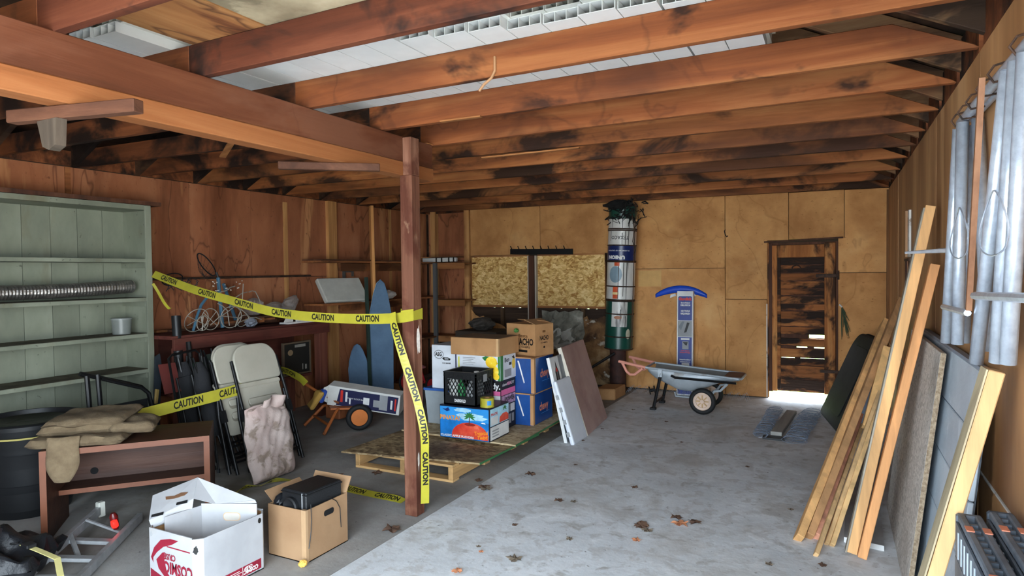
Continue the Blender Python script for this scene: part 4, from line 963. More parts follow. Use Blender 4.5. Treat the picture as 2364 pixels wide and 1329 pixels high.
# ---------------------------------------------------------------- boxes on the pallets
def carton(name, label, x0, x1, y0, y1, z0, z1, m, bevel=.003, rotz=0):
    t = thing(name, label, 'box', (x0,y0,z0), rotz); WP[t.name] = (0,0,0)
    # parts of a carton are given in local coordinates from its front left bottom corner
    obj('carton', MB().bx(0,x1-x0,0,y1-y0,0,z1-z0), m, t, world=False, bevel=bevel)
    return t, x1-x0, y1-y0, z1-z0
def FF(w, d, h): return Matrix(((1,0,0,0),(0,0,-1,0),(0,1,0,0),(0,0,0,1)))                 # front face: x right, y up
def RF(w, d, h): return Matrix(((0,0,1,w),(1,0,0,0),(0,1,0,0),(0,0,0,1)))                  # right face: x to the back, y up
def TF(w, d, h): return Matrix(((1,0,0,0),(0,1,0,0),(0,0,1,h),(0,0,0,1)))
NAVYK = plain('box_navy_black',(20,24,40),.4)
SKY1 = plain('print_sky_blue',(52,150,222),.4); SKY2 = plain('print_sky_pale',(170,214,240),.4,v=.12,scale=12); SEA = plain('print_sea_blue',(30,120,196),.4,v=.12,scale=14)
REDI = mat('print_red_island',[(.35,(206,52,40)),(.6,(232,92,66)),(.7,(244,140,110))],scale=9,rough=.4)
PALMG = plain('print_palm_green',(52,122,62),.4); ORT = plain('print_orange_text',(240,150,40),.4); BRN = plain('print_trunk',(92,60,36),.5)
b, w_, d_, h_ = carton('drink_box','bright blue and red tropical apple drink box under the milk crate',-2.885,-2.42,4.355,4.685,.165,.432,NAVYK)
F_ = FF(w_,d_,h_)
patch(b,'sky_print',F_,rect(.006,w_-.008,.006,h_-.012),SKY1,world=False)
patch(b,'cloud_print',F_,blob(18,.10,.03,.2,2) and [(.30+x*1.3,.185+y) for x,y in blob(18,.10,.03,.2,2)],SKY2,world=False,lift=.0012)
patch(b,'cloud_print',F_,[(.22+x*.8,.235+y*.5) for x,y in blob(16,.10,.035,.2,7)],SKY2,world=False,lift=.0012)
patch(b,'sea_print',F_,rect(.006,w_-.008,.006,.15),SEA,world=False,lift=.0014)
patch(b,'island_print',F_,ell(.285,.035,.168,.105,30,0,180)+[],REDI,world=False,lift=.0018)
patch(b,'island_print',F_,[(.117,.012),(.453,.012),(.453,.036),(.117,.036)],REDI,world=False,lift=.0018)
patch(b,'hollow_print',F_,ell(.285,.125,.05,.012,18),plain('print_dark_red',(150,40,34),.4),world=False,lift=.0022)
patch(b,'trunk_print',F_,[(.276,.12),(.284,.12),(.288,.19),(.28,.19)],BRN,world=False,lift=.0026)
for k in range(9):
    a = R(-20+k*27.5); cx_, cy_ = .283,.185
    patch(b,'frond_print',F_,[(cx_,cy_),(cx_+.03*math.cos(a-.25),cy_+.028*math.sin(a-.25)),(cx_+.058*math.cos(a),cy_+.05*math.sin(a)-.006),(cx_+.03*math.cos(a+.25),cy_+.028*math.sin(a+.25))],PALMG,world=False,lift=.0028)
text(b,'PINATA!',F_ @ Matrix.Translation((.10,.165,0)),.05,ORT,.0015,width=.185,world=False,lift=.0026)
text(b,'CLASSIC APPLE FLAVORS',F_ @ Matrix.Translation((.165,.022,0)),.024,PRW,.0008,width=.31,world=False,lift=.003)
text(b,'Tropical',F_ @ Matrix.Translation((.385,.065,0)) @ Matrix.Rotation(R(8),4,'Z'),.042,ORT,.001,width=.13,world=False,lift=.003,shear=.3)
text(b,'Twist!',F_ @ Matrix.Translation((.40,.032,0)) @ Matrix.Rotation(R(8),4,'Z'),.042,ORT,.001,width=.105,world=False,lift=.003,shear=.3)
patch(b,'bird_print',F_,[(.03,.235),(.07,.215),(.10,.225),(.085,.245),(.09,.252),(.06,.235)],plain('print_dark_blue',(30,50,110),.4),world=False,lift=.0018)
patch(b,'boat_print',F_,[(.385,.145),(.43,.14),(.425,.15),(.40,.152)],PRW,world=False,lift=.0022)
R_ = RF(w_,d_,h_)
patch(b,'sky_print',R_,rect(.01,d_-.006,.12,h_-.012),SKY2,world=False); patch(b,'label_print',R_,rect(.01,d_-.006,.01,.112),PRW,world=False)
patch(b,'island_print',R_,[(.16,.125),(.32,.125),(.32,.17),(.28,.19),(.22,.19),(.17,.17)],REDI,world=False,lift=.0014)
patch(b,'label_print',R_,rect(.02,.14,.125,.19),PRW,world=False,lift=.0014)
text(b,'PINATA!',R_ @ Matrix.Translation((.075,.21,0)),.03,PRR,.001,width=.11,world=False,lift=.0016)
for k in range(7):
    a = R(-20+k*36); patch(b,'frond_print',R_,[(.255,.225),(.255+.018*math.cos(a-.3),.225+.018*math.sin(a-.3)),(.255+.034*math.cos(a),.225+.032*math.sin(a)),(.255+.018*math.cos(a+.3),.225+.018*math.sin(a+.3))],PALMG,world=False,lift=.0018)
for k in range(3): patch(b,'label_lines',R_,rect(.04,.15,.03+.022*k,.04+.022*k),PRG,world=False,lift=.0014)

# black milk crate with bottles
mc = thing('milk_crate','black plastic milk crate of bottles on the tropical drink box','crate',(-2.855,4.375,.433))
CW, CD_, CH = .305, .285, .265
def crate_side(o, u, n_, W, name):
    T = fr(o,u,(0,0,1)); mb = MB()
    mb.bx(0,W,0,.07,-.012,0,T); mb.bx(0,W,CH-.055,CH,-.012,0,T)
    for x in (0,W-.03): mb.bx(x,x+.03,.07,CH-.055,-.012,0,T)
    hgt = CH-.125; k = -5
    while k < 9:
        for s_ in (1,-1):
            x0 = .03+k*.034; x1 = x0+hgt*.62
            a, bb = (x0,0.07),(x1,.07+hgt)
            if s_ < 0: a, bb = (x1,.07),(x0,.07+hgt)
            # clip to the opening
            def cl(p,q):
                (xa,ya),(xb,yb) = p,q
                lo, hi = .03, W-.03
                if xa == xb: return None
                ts = sorted(((lo-xa)/(xb-xa),(hi-xa)/(xb-xa))); t0, t1 = max(0,ts[0]), min(1,ts[1])
                if t1-t0 < .05: return None
                return (xa+(xb-xa)*t0,ya+(yb-ya)*t0),(xa+(xb-xa)*t1,ya+(yb-ya)*t1)
            c_ = cl(a,bb)
            if c_:
                p0 = T @ V((c_[0][0],c_[0][1],-.006)); p1 = T @ V((c_[1][0],c_[1][1],-.006)); mb.bar(p0,p1,.005,.006)
        k += 1
    for i in range(int(W/.04)): mb.bx(.012+i*.04,.018+i*.04,CH-.05,CH-.004,0,.003,T)
    mb.bx(0,W,CH-.032,CH-.027,0,.003,T); mb.bx(0,W,CH-.006,CH+.003,-.016,.004,T)
    return obj(name, mb, BLACKP, mc)
X0,Y0,Z0 = -2.855,4.375,.433
fs_ = crate_side((X0,Y0,Z0),(1,0,0),None,CW,'front_side'); crate_side((X0+CW,Y0,Z0),(0,1,0),None,CD_,'right_side')
crate_side((X0+CW,Y0+CD_,Z0),(-1,0,0),None,CW,'back_side'); crate_side((X0,Y0+CD_,Z0),(0,-1,0),None,CD_,'left_side')
obj('floor', MB().bx(X0,X0+CW,Y0,Y0+CD_,Z0,Z0+.01), BLACKP, mc)
text(fs_,'DARIGOLD',fr((X0+.155,Y0,Z0+.035),(1,0,0),(0,0,1)),.034,PRW,.0015,width=.105)
patch(mc,'white_label',fr((X0+CW,Y0+.14,Z0+CH-.055),(0,1,0),(0,0,1)),rect(-.03,.035,-.03,.03),PRG,lift=.004)
JUG = plain('milky_jug',(208,208,204),.35)
def bottle(label, x, y, h, r_, m, capm=None, lean=(0,0)):
    t = thing('bottle', label, 'bottle', (x,y,Z0+.011))
    T = Matrix.Rotation(lean[0],4,'X') @ Matrix.Rotation(lean[1],4,'Y')
    bd = obj('body', MB().lathe([(r_*.9,0),(r_,.01),(r_,h*.62),(r_*.8,h*.75),(r_*.36,h*.86),(r_*.34,h*.95)],20,T), m, t, world=False, smooth=True)
    obj('cap', MB().lathe([(r_*.42,h*.93),(r_*.42,h),(r_*.2,h*1.005)],16,T), capm or m, t, world=False, smooth=True)
bottle('white jug standing at the left inside the milk crate',X0+.075,Y0+.075,.235,.05,JUG,lean=(0,-.12))
bottle('green detergent bottle in the middle of the milk crate',X0+.135,Y0+.06,.20,.034,plain('green_bottle',(44,132,72),.35))
bottle('grey spray bottle right of the green bottle in the crate',X0+.215,Y0+.07,.18,.042,plain('grey_bottle',(150,152,152),.4))
bottle('white bottle at the back of the milk crate',X0+.20,Y0+.19,.24,.05,JUG)
bottle('clear bottle near the right side inside the milk crate',X0+.245,Y0+.15,.21,.04,plain('clear_bottle',(176,180,180),.2),lean=(.05,.05))
# roll of caution tape on the drink box
rl = thing('tape_roll','yellow caution tape roll standing on the drink box corner','tape roll',(-2.475,4.42,.433))
obj('roll', MB().lathe([(.028,0),(.056,0),(.056,.072),(.028,.072)],32,cap=False), YEL, rl, world=False, smooth=True)
obj('core', MB().lathe([(.022,0),(.028,0),(.028,.073),(.022,.073)],24,cap=False), KRAFT, rl, world=False)
mb = MB(); TT = lambda a,z: (.0572*math.cos(a),.0572*math.sin(a),z)
a0 = R(-62); mb.add([TT(a0+.12*k,z) for z in (.02,.055) for k in range(6)],[(k,k+1,k+7,k+6) for k in range(5)]); obj('blue_sticker', mb, plain('blue_sticker',(56,140,206),.4), rl, world=False)
mb = MB(); a0 = R(-128); mb.add([TT(a0+.1*k,z) for z in (.025,.05) for k in range(4)],[(k,k+1,k+5,k+4) for k in range(3)]); obj('dark_print', mb, plain('olive_print',(150,136,30),.5), rl, world=False)

# clear tote with white lid box, ASG carton
tt = thing('storage_tote','cloudy clear plastic tote with a blue lid left of the milk crate','tote',(-3.12,4.9,.165))
TOTE = plain('cloudy_clear_tote',(176,184,188),.3,alpha=.55)
x0,x1,y0,y1 = -3.27,-2.96,4.705,5.10
mb = MB(); mb.add([(x0+.02,y0+.02,.166),(x1-.02,y0+.02,.166),(x1-.02,y1-.02,.166),(x0+.02,y1-.02,.166),(x0,y0,.46),(x1,y0,.46),(x1,y1,.46),(x0,y1,.46)],[(0,3,2,1),(0,1,5,4),(1,2,6,5),(2,3,7,6),(3,0,4,7)])
obj('tub', mb, TOTE, tt, solid=.003)
obj('lid', MB().bx(x0-.012,x1+.012,y0-.012,y1+.012,.46,.482), plain('blue_tote_lid',(52,92,160),.4), tt, bevel=.005)
for k,(x,c) in enumerate(((-3.19,(186,188,186)),(-3.08,(150,154,158)),(-3.01,(196,192,184)))): single('tote_bundle', MB().bx(x-.04,x+.04,4.75,5.0,.17,.33+.04*k), plain('bundle%d'%k,c,.7), ['pale bundle at left inside the clear tote','grey bundle in the middle of the clear tote','cream bundle at right inside the clear tote'][k],'bundle', bevel=.015)
WHB = plain('white_box_board',(216,220,226),.55)
b, w_, d_, h_ = carton('white_box','tall white box with an oval ASG logo on the clear tote',-3.205,-2.945,4.725,5.08,.4825,.865,WHB)
F_ = FF(w_,d_,h_)
mb = MB(); pts = ell(.075,.30,.05,.038,28); pin = ell(.075,.30,.046,.034,28)
mb.add([(*p,.001) for p in pts]+[(*p,.001) for p in pin],[(i,(i+1)%28,28+(i+1)%28,28+i) for i in range(28)],F_); obj('logo_ring', mb, INK, b, world=False)
text(b,'ASG',F_ @ Matrix.Translation((.072,.30,0)),.045,INK,.002,width=.07,world=False)
patch(b,'device_print',F_,[(.11,.262),(.135,.25),(.19,.252),(.198,.265),(.17,.277),(.12,.276)],INK,world=False)
patch(b,'device_print',F_,rect(.135,.175,.257,.272),PRG,world=False,lift=.0014)
text(b,'H-O GAUGE',F_ @ Matrix.Translation((.155,.225,0)),.014,INK,.0008,width=.085,world=False)
patch(b,'blue_edge',F_,rect(w_-.012,w_-.004,.02,.30),plain('box_blue_edge',(40,60,120),.5),world=False)

# pink and black box, lemon box, flat brown box
PINK = plain('print_pink',(226,108,160),.45); BLK = plain('print_black',(24,22,24),.45)
b, w_, d_, h_ = carton('pink_box','black and pink printed box under the lemon box',-2.90,-2.50,4.70,4.97,.165,.588,BLK)
F_, R_ = FF(w_,d_,h_), RF(w_,d_,h_)
patch(b,'pink_print',F_,rect(.005,w_-.005,.30,.335),PINK,world=False); patch(b,'white_print',F_,rect(.005,w_-.005,.265,.298),PRW,world=False)
text(b,'dy.',F_ @ Matrix.Translation((w_-.045,.375,0)),.07,PRW,.002,world=False)
patch(b,'pink_print',R_,rect(.005,d_-.005,.298,.345),PINK,world=False)
text(b,'slowREADY',R_ @ Matrix.Translation((.135,.385,0)),.035,PRW,.001,width=.22,world=False)
text(b,'READY',R_ @ Matrix.Translation((.15,.385,0)),.036,PINK,.0015,width=.08,world=False,lift=.002)
patch(b,'photo_print',R_,rect(.005,d_-.005,.215,.292),plain('print_mauve',(176,140,170),.5,v=.3,scale=30),world=False)
text(b,'POWER',R_ @ Matrix.Translation((.16,.255,0)),.05,INK,.002,width=.17,world=False,lift=.002)
for k,(a,c,m) in enumerate(((.02,.09,PRW),(.10,.16,PRG),(.17,.25,PRW))): patch(b,'photo_print',R_,rect(a,c,.14,.205),m,world=False)
for k in range(4): patch(b,'photo_print',R_,rect(.03+.055*k,.07+.055*k,.04+.01*(k%2),.12),PRG,world=False)
b, w_, d_, h_ = carton('lemon_box','white juice box printed with yellow lemons above the milk crate',-2.94,-2.50,4.695,4.985,.589,.798,WHB)
F_, R_ = FF(w_,d_,h_), RF(w_,d_,h_)
LEM = mat('print_lemon',[(.35,(236,184,30)),(.6,(250,214,60)),(.75,(255,236,150))],scale=14,rough=.4)
patch(b,'navy_edge',F_,rect(.0,.012,.0,h_),NAVY,world=False); patch(b,'yellow_bar',F_,rect(.03,.042,.06,.19),plain('print_lime',(214,214,60),.5),world=False)
for k in range(5): patch(b,'print_lines',F_,rect(.075,.20-.02*(k%3),.182-.014*k,.187-.014*k),PRG,world=False)
patch(b,'leaf_print',F_,[(.265,.19),(.30,.205),(.35,.20),(.32,.165),(.29,.165)],PALMG,world=False)
patch(b,'lemon_print',F_,ell(.355,.155,.055,.048,22),LEM,world=False,lift=.0016); patch(b,'lemon_print',F_,[(.355+.05,.16),(.42,.15),(.355+.05,.135)],LEM,world=False,lift=.0016)
patch(b,'lemon_print',F_,ell(.385,.078,.040,.046,22),LEM,world=False,lift=.002); patch(b,'lemon_print',F_,ell(.40,.035,.03,.028,18),LEM,world=False,lift=.0018)
patch(b,'blue_print',F_,rect(.36,.395,.0,.03),NAVY,world=False); patch(b,'grey_dot',F_,ell(.15,.075,.012,.01,12),PRG,world=False)
patch(b,'green_print',F_,rect(.418,.438,.0,h_),PALMG,world=False,lift=.0012)
patch(b,'green_print',R_,rect(.0,.05,.0,h_),PALMG,world=False)
text(b,'Ben',R_ @ Matrix.Translation((.12,.165,0)),.055,INK,.001,width=.085,world=False)
patch(b,'lemon_print',R_,ell(.245,.12,.03,.045,18),LEM,world=False); patch(b,'leaf_print',R_,[(.21,.18),(.25,.19),(.27,.16),(.24,.165)],INK,world=False)
patch(b,'tag_print',R_,rect(.16,.205,.115,.14),INK,world=False); patch(b,'label_print',R_,rect(.075,.20,.02,.085),PRG,world=False)
tf2 = thing('flat_carton','flat plain brown cardboard box lying on the lemon box','box',(-2.97,4.67,.799),R(-2))
obj('carton', MB().bx(0,.475,0,.36,0,.148), KRAFT, tf2, world=False, bevel=.003)
obj('corner_tape', MB().bx(.455,.4765,-.0015,.02,0,.149), KRAFTE, tf2, world=False)
obj('top_dust', MB().bx(.004,.471,.004,.356,.148,.1486), plain('dusty_kraft',(146,116,86),.9), tf2, world=False)

# two blue cartons, nacho carton on top
CHB = mat('blue_shrink_print',[(.35,(24,62,124)),(.65,(34,80,148))],scale=4,rough=.25,spec=.6)
CHO = plain('print_salmon',(226,140,110),.5)
for k,(z0,z1,lab) in enumerate(((.165,.442,'lower of two blue cartons, standing on the strand board'),(.444,.757,'upper of two blue cartons, under the nacho box'))):
    b, w_, d_, h_ = carton('blue_carton',lab,-2.80,-2.335+.01*k,4.985,5.40,z0,z1,CHB)
    b['group'] = 'stacked blue pet food cartons'
    F_, R_ = FF(w_,d_,h_), RF(w_,d_,h_)
    obj('corner_tape', MB().bx(w_-.03,w_+.001,-.001,.03,.004,h_-.004), KRAFT, b, world=False)
    obj('kraft_lid', MB().bx(-.001,w_+.001,-.001,d_+.001,h_-.010,h_+.0005), KRAFT, b, world=False)
    text(b,'chewy',R_ @ Matrix.Translation((.22,h_*.5,0)),.10,CHO,.003,width=.19,world=False)
    patch(b,'print_line',R_,rect(.16,.34,h_*.28,h_*.29),SKY1,world=False)
    patch(b,'tape_glare',F_,[(w_-.16,h_*.9),(w_-.145,h_*.9),(w_-.09,h_*.3),(w_-.10,h_*.28)],PRW,world=False)
an = math.atan2(-.095,.33)
nb_ = thing('nacho_box','open brown nacho chips box on top of the blue cartons','box',(-2.675,5.155,.758),an)
W2, D2, H2 = .343, .25, .28
mb = MB(); tk = .004
mb.bx(0,W2,0,tk,0,H2); mb.bx(0,W2,D2-tk,D2,0,H2); mb.bx(0,tk,tk,D2-tk,0,H2); mb.bx(W2-tk,W2,tk,D2-tk,0,H2); mb.bx(0,W2,0,D2,0,tk)
obj('carton', mb, KRAFT, nb_, world=False)
obj('flap', MB().bx(0,W2-.02,0,.11,-.002,.002,Tm(.01,D2-.006,H2,-14,0,0) @ Matrix.Rotation(R(180),4,'X')), KRAFT, nb_, world=False)
obj('flap', MB().bx(0,.10,0,D2-.02,-.002,.002,Tm(.0,.01,H2-.002,0,8,0)), KRAFT, nb_, world=False)
obj('flap', MB().bx(-.14,0,0,D2-.02,-.002,.002,Tm(W2-.002,.01,H2-.002,0,16,0)), KRAFT, nb_, world=False)
F_, R_ = FF(W2,D2,H2), RF(W2,D2,H2)
text(nb_,'NACHO',F_ @ Matrix.Translation((.215,.12,0)),.08,INK,.003,width=.21,world=False)
text(nb_,'fiesta',F_ @ Matrix.Translation((.20,.175,0)),.04,plain('print_brown',(112,74,40),.6),.001,width=.11,world=False)
text(nb_,'CHIPS',F_ @ Matrix.Translation((.23,.075,0)),.024,INK,.0006,width=.10,world=False)
patch(nb_,'brand_box',F_,rect(.14,.25,.03,.05),INK,world=False)
text(nb_,'NACHO',R_ @ Matrix.Translation((.12,.155,0)),.055,INK,.002,width=.12,world=False)
text(nb_,'CHIPS',R_ @ Matrix.Translation((.12,.115,0)),.016,INK,.0004,width=.09,world=False)
patch(nb_,'logo_print',R_,ell(.12,.075,.012,.010,12),INK,world=False); patch(nb_,'logo_print',R_,rect(.10,.14,.205,.225),MATS['print_brown'],world=False)
baggy(-2.54,5.08,.98,.02,.03,.02,31,plain('green_tag',(70,120,60),.6),label='small green and white tag on the front of the nacho box',name='paper_tag')
# grey debris heap behind the boxes, on an upturned crate
single('low_crate', MB().bx(-4.35,-3.75,6.95,7.45,0,.76), plain('dark_crate_wood',(66,54,44),.8), 'dark wooden crate standing behind the boxes below the windows','crate', bevel=.006)
baggy(-4.09,7.2,.835,.17,.17,.085,12,plain('dark_fluff',(74,68,62),.95,v=.3,scale=14,bump=.8,bscale=30),label='dark fluffy heap of debris on the crate below the window',name='debris_heap')

# leaning table tops
def lean(name, label, cat, a, b, dx, h, th, m, edge, group=None, bev=.006):
    """sheet standing on floor points a-b, leaning by dx in x at height h"""
    a, b = V((*a,0)), V((*b,0)); u = (b-a); L = u.length; v = V((dx,0,h))
    T = fr(a, u, v); H = v.length
    t = thing(name, label, cat, group=group, T=T)
    obj('panel', MB().bx(0,L,0,H,-th,0), [m], t, world=False, bevel=bev, seg=2)
    return t, L, H
TWH = plain('white_table_plastic',(214,218,226),.5,v=.03); TAN = mat('dusty_rose_laminate',[(.35,(172,140,132)),(.65,(196,166,158))],scale=2.5,rough=.6,stain=((150,110,106),2,.55,.7,(1,1,1),.5))
t, L, H = lean('folding_table','dusty rose folding table top leaning against the boxes','table',(-2.015,5.47),(-2.085,6.24),-.25,.80,.035,TAN,None)
obj('edge_band', MB().bx(-.004,.004,.0,H,-.036,.001), plain('cream_edge',(206,196,180),.6), t, world=False)
t, L, H = lean('folding_table','small white plastic folding table leaning in front of the rose one','table',(-2.01,5.12),(-2.01,5.455),-.17,.545,.04,TWH,None,bev=.015)
for k in range(4): obj('latch', MB().bx(-.008,.002,.08+.11*k,.12+.11*k,-.04,-.015), PRG, t, world=False)
t, L, H = lean('game_board','white edged game board with a black and red emblem leaning on the blue cartons','board',(-2.095,5.17),(-2.10,5.58),-.165,.74,.025,plain('board_grey',(120,124,130),.5),None)
patch(t,'white_print',I4,rect(.0,.18,.42,H-.005),PRW,world=False)
patch(t,'emblem_print',I4,[(.06,.50),(.10,.44),(.135,.52),(.14,.62),(.12,.66),(.10,.72),(.085,.66),(.06,.62)],INK,world=False,lift=.0014)
patch(t,'emblem_print',I4,[(.08,.62),(.12,.62),(.11,.66),(.10,.645),(.09,.66)],PRR,world=False,lift=.0018)
patch(t,'emblem_print',I4,rect(.096,.104,.46,.62),PRG,world=False,lift=.0018)
obj('white_edge', MB().bx(-.004,.0,.0,H,-.03,.0), PRW, t, world=False)
# ---------------------------------------------------------------- back wall things
hr = thing('hook_rail','black rail with a row of hooks on the wall above the boarded windows','hook rail',(-3.56,YB-.03,1.74))
obj('rail', MB().bar((-4.015,YB-.025,1.782),(-3.095,YB-.025,1.762),.03,.075,(0,1,0)) if False else MB().prism([(-4.015,1.745),(-3.095,1.725),(-3.095,1.80),(-4.015,1.82)],-(YB-.002),-(YB-.03),YZ), BLACKM, hr)
for k in range(8):
    x = -3.99+k*.112; z = 1.818-.0022*k*10*.1
    obj('hook', MB().tube([(x,YB-.03,z),(x,YB-.05,z+.015),(x-.004,YB-.06,z+.04)],.006,6), BLACKM, hr)
# column of wired oil cans
GRC = plain('dark_green_can',(20,70,58),.3,spec=.6,stain=((34,40,36),5,.58,.66,(1,1,.3),.6)); WHC = mat('white_can_enamel',[(.3,(196,194,188)),(.7,(216,214,208))],scale=4,rough=.3,stain=((54,46,40),5,.60,.645,(1,1,.1),.85))
NVC = plain('navy_can',(22,40,92),.3,stain=((36,34,36),6,.6,.65,(1,1,.1),.6)); ORC = plain('can_orange',(206,84,44),.4); BLC = plain('can_pale_blue',(130,152,164),.4)
axis = V((.042,0,1)).normalized()
def canT(z): 
    x = -2.412+.042*(z-.5); a = V((0,1,0)); u = a.cross(axis).normalized()
    c = V((x,7.66,z)); return Matrix(((u.x,a.x,axis.x,c.x),(u.y,a.y,axis.y,c.y),(u.z,a.z,axis.z,c.z),(0,0,0,1)))
CR = .172
def can(label, z0, z1, bands, rims, m):
    t = thing('oil_can', label, 'can', group='oil cans wired into a column', T=canT(z0)); h = z1-z0
    obj('drum', MB().lathe([(CR-.004,0),(CR,.004),(CR,h-.004),(CR-.004,h)],40), m, t, world=False, smooth=True)
    for a,b,bm in bands: obj('printed_band', MB().lathe([(CR+.0006,a),(CR+.0006,b)],40,cap=False), bm, t, world=False, smooth=True)
    for z in rims: obj('rim', MB().lathe([(CR,z-.008),(CR+.008,z-.003),(CR+.008,z+.003),(CR,z+.008)],40,cap=False), RUST, t, world=False, smooth=True)
    return t
def cylpatch(t, name, poly, m, r_=CR+.0012, sub=10):
    """poly in (angle from the front in metres of arc, height)"""
    n = len(poly); P = []
    for i in range(n):
        a, b = poly[i], poly[(i+1)%n]
        for k in range(sub): P.append((a[0]+(b[0]-a[0])*k/sub, a[1]+(b[1]-a[1])*k/sub))
    # strips across the arc
    xs = [p[0] for p in poly]; x0, x1 = min(xs), max(xs); mb = MB(); N = 14
    def span(x):
        ys_ = []
        for i in range(len(poly)):
            (xa,ya),(xb,yb) = poly[i], poly[(i+1)%n]
            if (xa-x)*(xb-x) <= 0 and xa != xb: ys_.append(ya+(yb-ya)*(x-xa)/(xb-xa))
        return (min(ys_),max(ys_)) if ys_ else (poly[0][1],)*2
    vs = []
    for k in range(N+1):
        x = x0+(x1-x0)*min(max(k/N,.001),.999); lo, hi = span(x); a = -math.pi/2+x/CR
        vs += [(r_*math.cos(a),r_*math.sin(a),lo),(r_*math.cos(a),r_*math.sin(a),hi)]
    mb.add(vs,[(2*k,2*k+2,2*k+3,2*k+1) for k in range(N)])
    return obj(name, mb, m, t, world=False)
def cyltext(t, s, x, z, size, width, m, flip=True, bold=.002):
    tv, tf_ = text_mesh(s, size, bold); w0 = max(v.x for v in tv)-min(v.x for v in tv); sx = width/w0; sg = -1 if flip else 1
    mb = MB(); r_ = CR+.002
    mb.add([(r_*math.cos(-math.pi/2+(x+v.x*sx*sg)/CR), r_*math.sin(-math.pi/2+(x+v.x*sx*sg)/CR), z+v.y*sg) for v in tv], tf_)
    return obj('lettering', mb, m, t, world=False)
TAR = plain('tar_drip',(30,26,24),.4)
c1 = can('dark green oil can at the bottom of the can column',.535,1.14,[],[.006,.16,.44,.60],GRC)
cylpatch(c1,'white_label',rect(-.05,.145,.285,.59),WHC); cylpatch(c1,'rust_stain',ell(.03,.40,.05,.02,16),plain('label_rust',(176,120,90),.6),CR+.002)
cylpatch(c1,'badge',ell(.165,.20,.032,.062,18),plain('badge_cream',(190,184,160),.5),CR+.002); cyltext(c1,'EK',.165,.20,.05,.04,INK)
c2 = can('white oil can with a pale blue disc and orange mark in the column',1.142,1.62,[],[.006,.17,.47],WHC)
cylpatch(c2,'blue_disc',ell(-.02,.315,.085,.10,24),BLC); cylpatch(c2,'orange_mark',rect(-.035,.03,.42,.462),ORC,CR+.002); cylpatch(c2,'orange_mark',rect(-.045,.02,.02,.165),ORC,CR+.0014); cylpatch(c2,'cream_mark',rect(-.05,.03,.07,.10),plain('can_cream',(222,196,140),.5),CR+.002)
c3 = can('oil can with a navy band lettered UNION upside down',1.622,2.0,[(.005,.185,NVC)],[.0,.19,.37],WHC)
cyltext(c3,'UNION',-.02,.045,.055,.22,PRW,True,.004); cyltext(c3,'OIL COMPANY OF CALIFORNIA',0,.125,.02,.30,PRW,True,.0005); cyltext(c3,'TEXACO',.02,.285,.06,.22,INK,True,.001)
c4 = can('white and green oil can at the top of the can column',2.002,2.30,[(.13,.296,GRC)],[.01,.29],WHC)
for t,hs in ((c1,[(.10,.45,.59),(.06,.36,.5),(.12,.26,.42)]),(c2,[(.02,.02,.42),(.08,.05,.46),(.12,.0,.46)]),(c3,[(.09,.19,.36),(.13,.19,.37),(.05,.19,.34),(-.1,.24,.36)]),(c4,[(.13,.0,.28),(-.08,.02,.13),(.05,.0,.13)])):
    for x,a,b in hs: cylpatch(t,'tar_drip',[(x-.005,b),(x+.005,b),(x+.003,a),(x-.003,a)],TAR,CR+.0026)
for a_ in (-.19,.19): pass
wires = thing('tie_wire','thin dark wires strapping the can column upright','wire',(-2.37,7.5,.6))
for dx in (-.15,.17): obj('strand', MB().tube([(-2.40+dx,7.585 if dx<0 else 7.60,.56),(-2.37+dx,7.585 if dx<0 else 7.60,1.4),(-2.335+dx,7.585 if dx<0 else 7.60,2.28)],.005,5), RUST, wires)
obj('strand', MB().tube([(-2.20,7.55,2.20),(-2.16,7.52,2.0),(-2.175,7.5,1.85),(-2.15,7.52,1.75),(-2.18,7.55,1.68)],.006,5), RUST, wires)
db = thing('debris_nest','black tangled nest of soot and twigs on top of the can column','nest',(-2.30,7.6,2.30))
q = random.Random(77); mb = MB()
for k in range(110):
    p = V((q.gauss(-2.28,.10),q.gauss(7.52,.06),q.uniform(2.12,2.36))); e = p+V((q.uniform(-.09,.09),q.uniform(-.06,.06),q.uniform(-.10,.06)))
    p.z = min(p.z,2.36); e.z = min(e.z,2.37); mb.tube([p,(p+e)/2+V((q.uniform(-.02,.02),0,q.uniform(-.02,.02))),e],q.uniform(.003,.010),5)
SOOT = plain('soot',(22,21,20),.95)
o_ = obj('twigs', mb, SOOT, db); o_['kind'] = 'stuff'
baggy(-2.36,7.52,2.30,.17,.08,.06,50,SOOT,label='black soot lump beside the nest on the can column',name='soot_lump')
sp = thing('stove_pipe','dark rusty pipe stub standing below the can column','pipe',(-2.42,7.66,0))
RDK = mat('dark_rust',[(.35,(44,28,24)),(.65,(78,46,38))],scale=8,rough=.75,bump=.3)
obj('pipe', MB().lathe([(.10,0),(.10,.53)],28), RDK, sp, world=False, smooth=True)
obj('base_ring', MB().lathe([(.12,0),(.12,.03),(.10,.04)],28), RDK, sp, world=False, smooth=True)
single('poker', MB().tube([(-2.66,7.30,.32),(-2.40,7.47,.50)],.017,8), BLACKM, 'black iron bar leaning on the rusty pipe stub','bar')
single('cardboard_scrap', MB().prism([(-2.52,7.05),(-2.28,7.10),(-2.27,7.48),(-2.50,7.42)],0,.13), KRAFT, 'torn brown cardboard carton scrap on the floor by the pipe stub','cardboard', bevel=.01)
single('spool', MB().lathe([(.05,0),(.05,.012),(.02,.012),(.02,.06),(.05,.06),(.05,.072)],20,Tm(-2.0,7.55,.06,0,80,20)), RUB, 'small black wheel lying against the wall behind the cart stand','wheel')

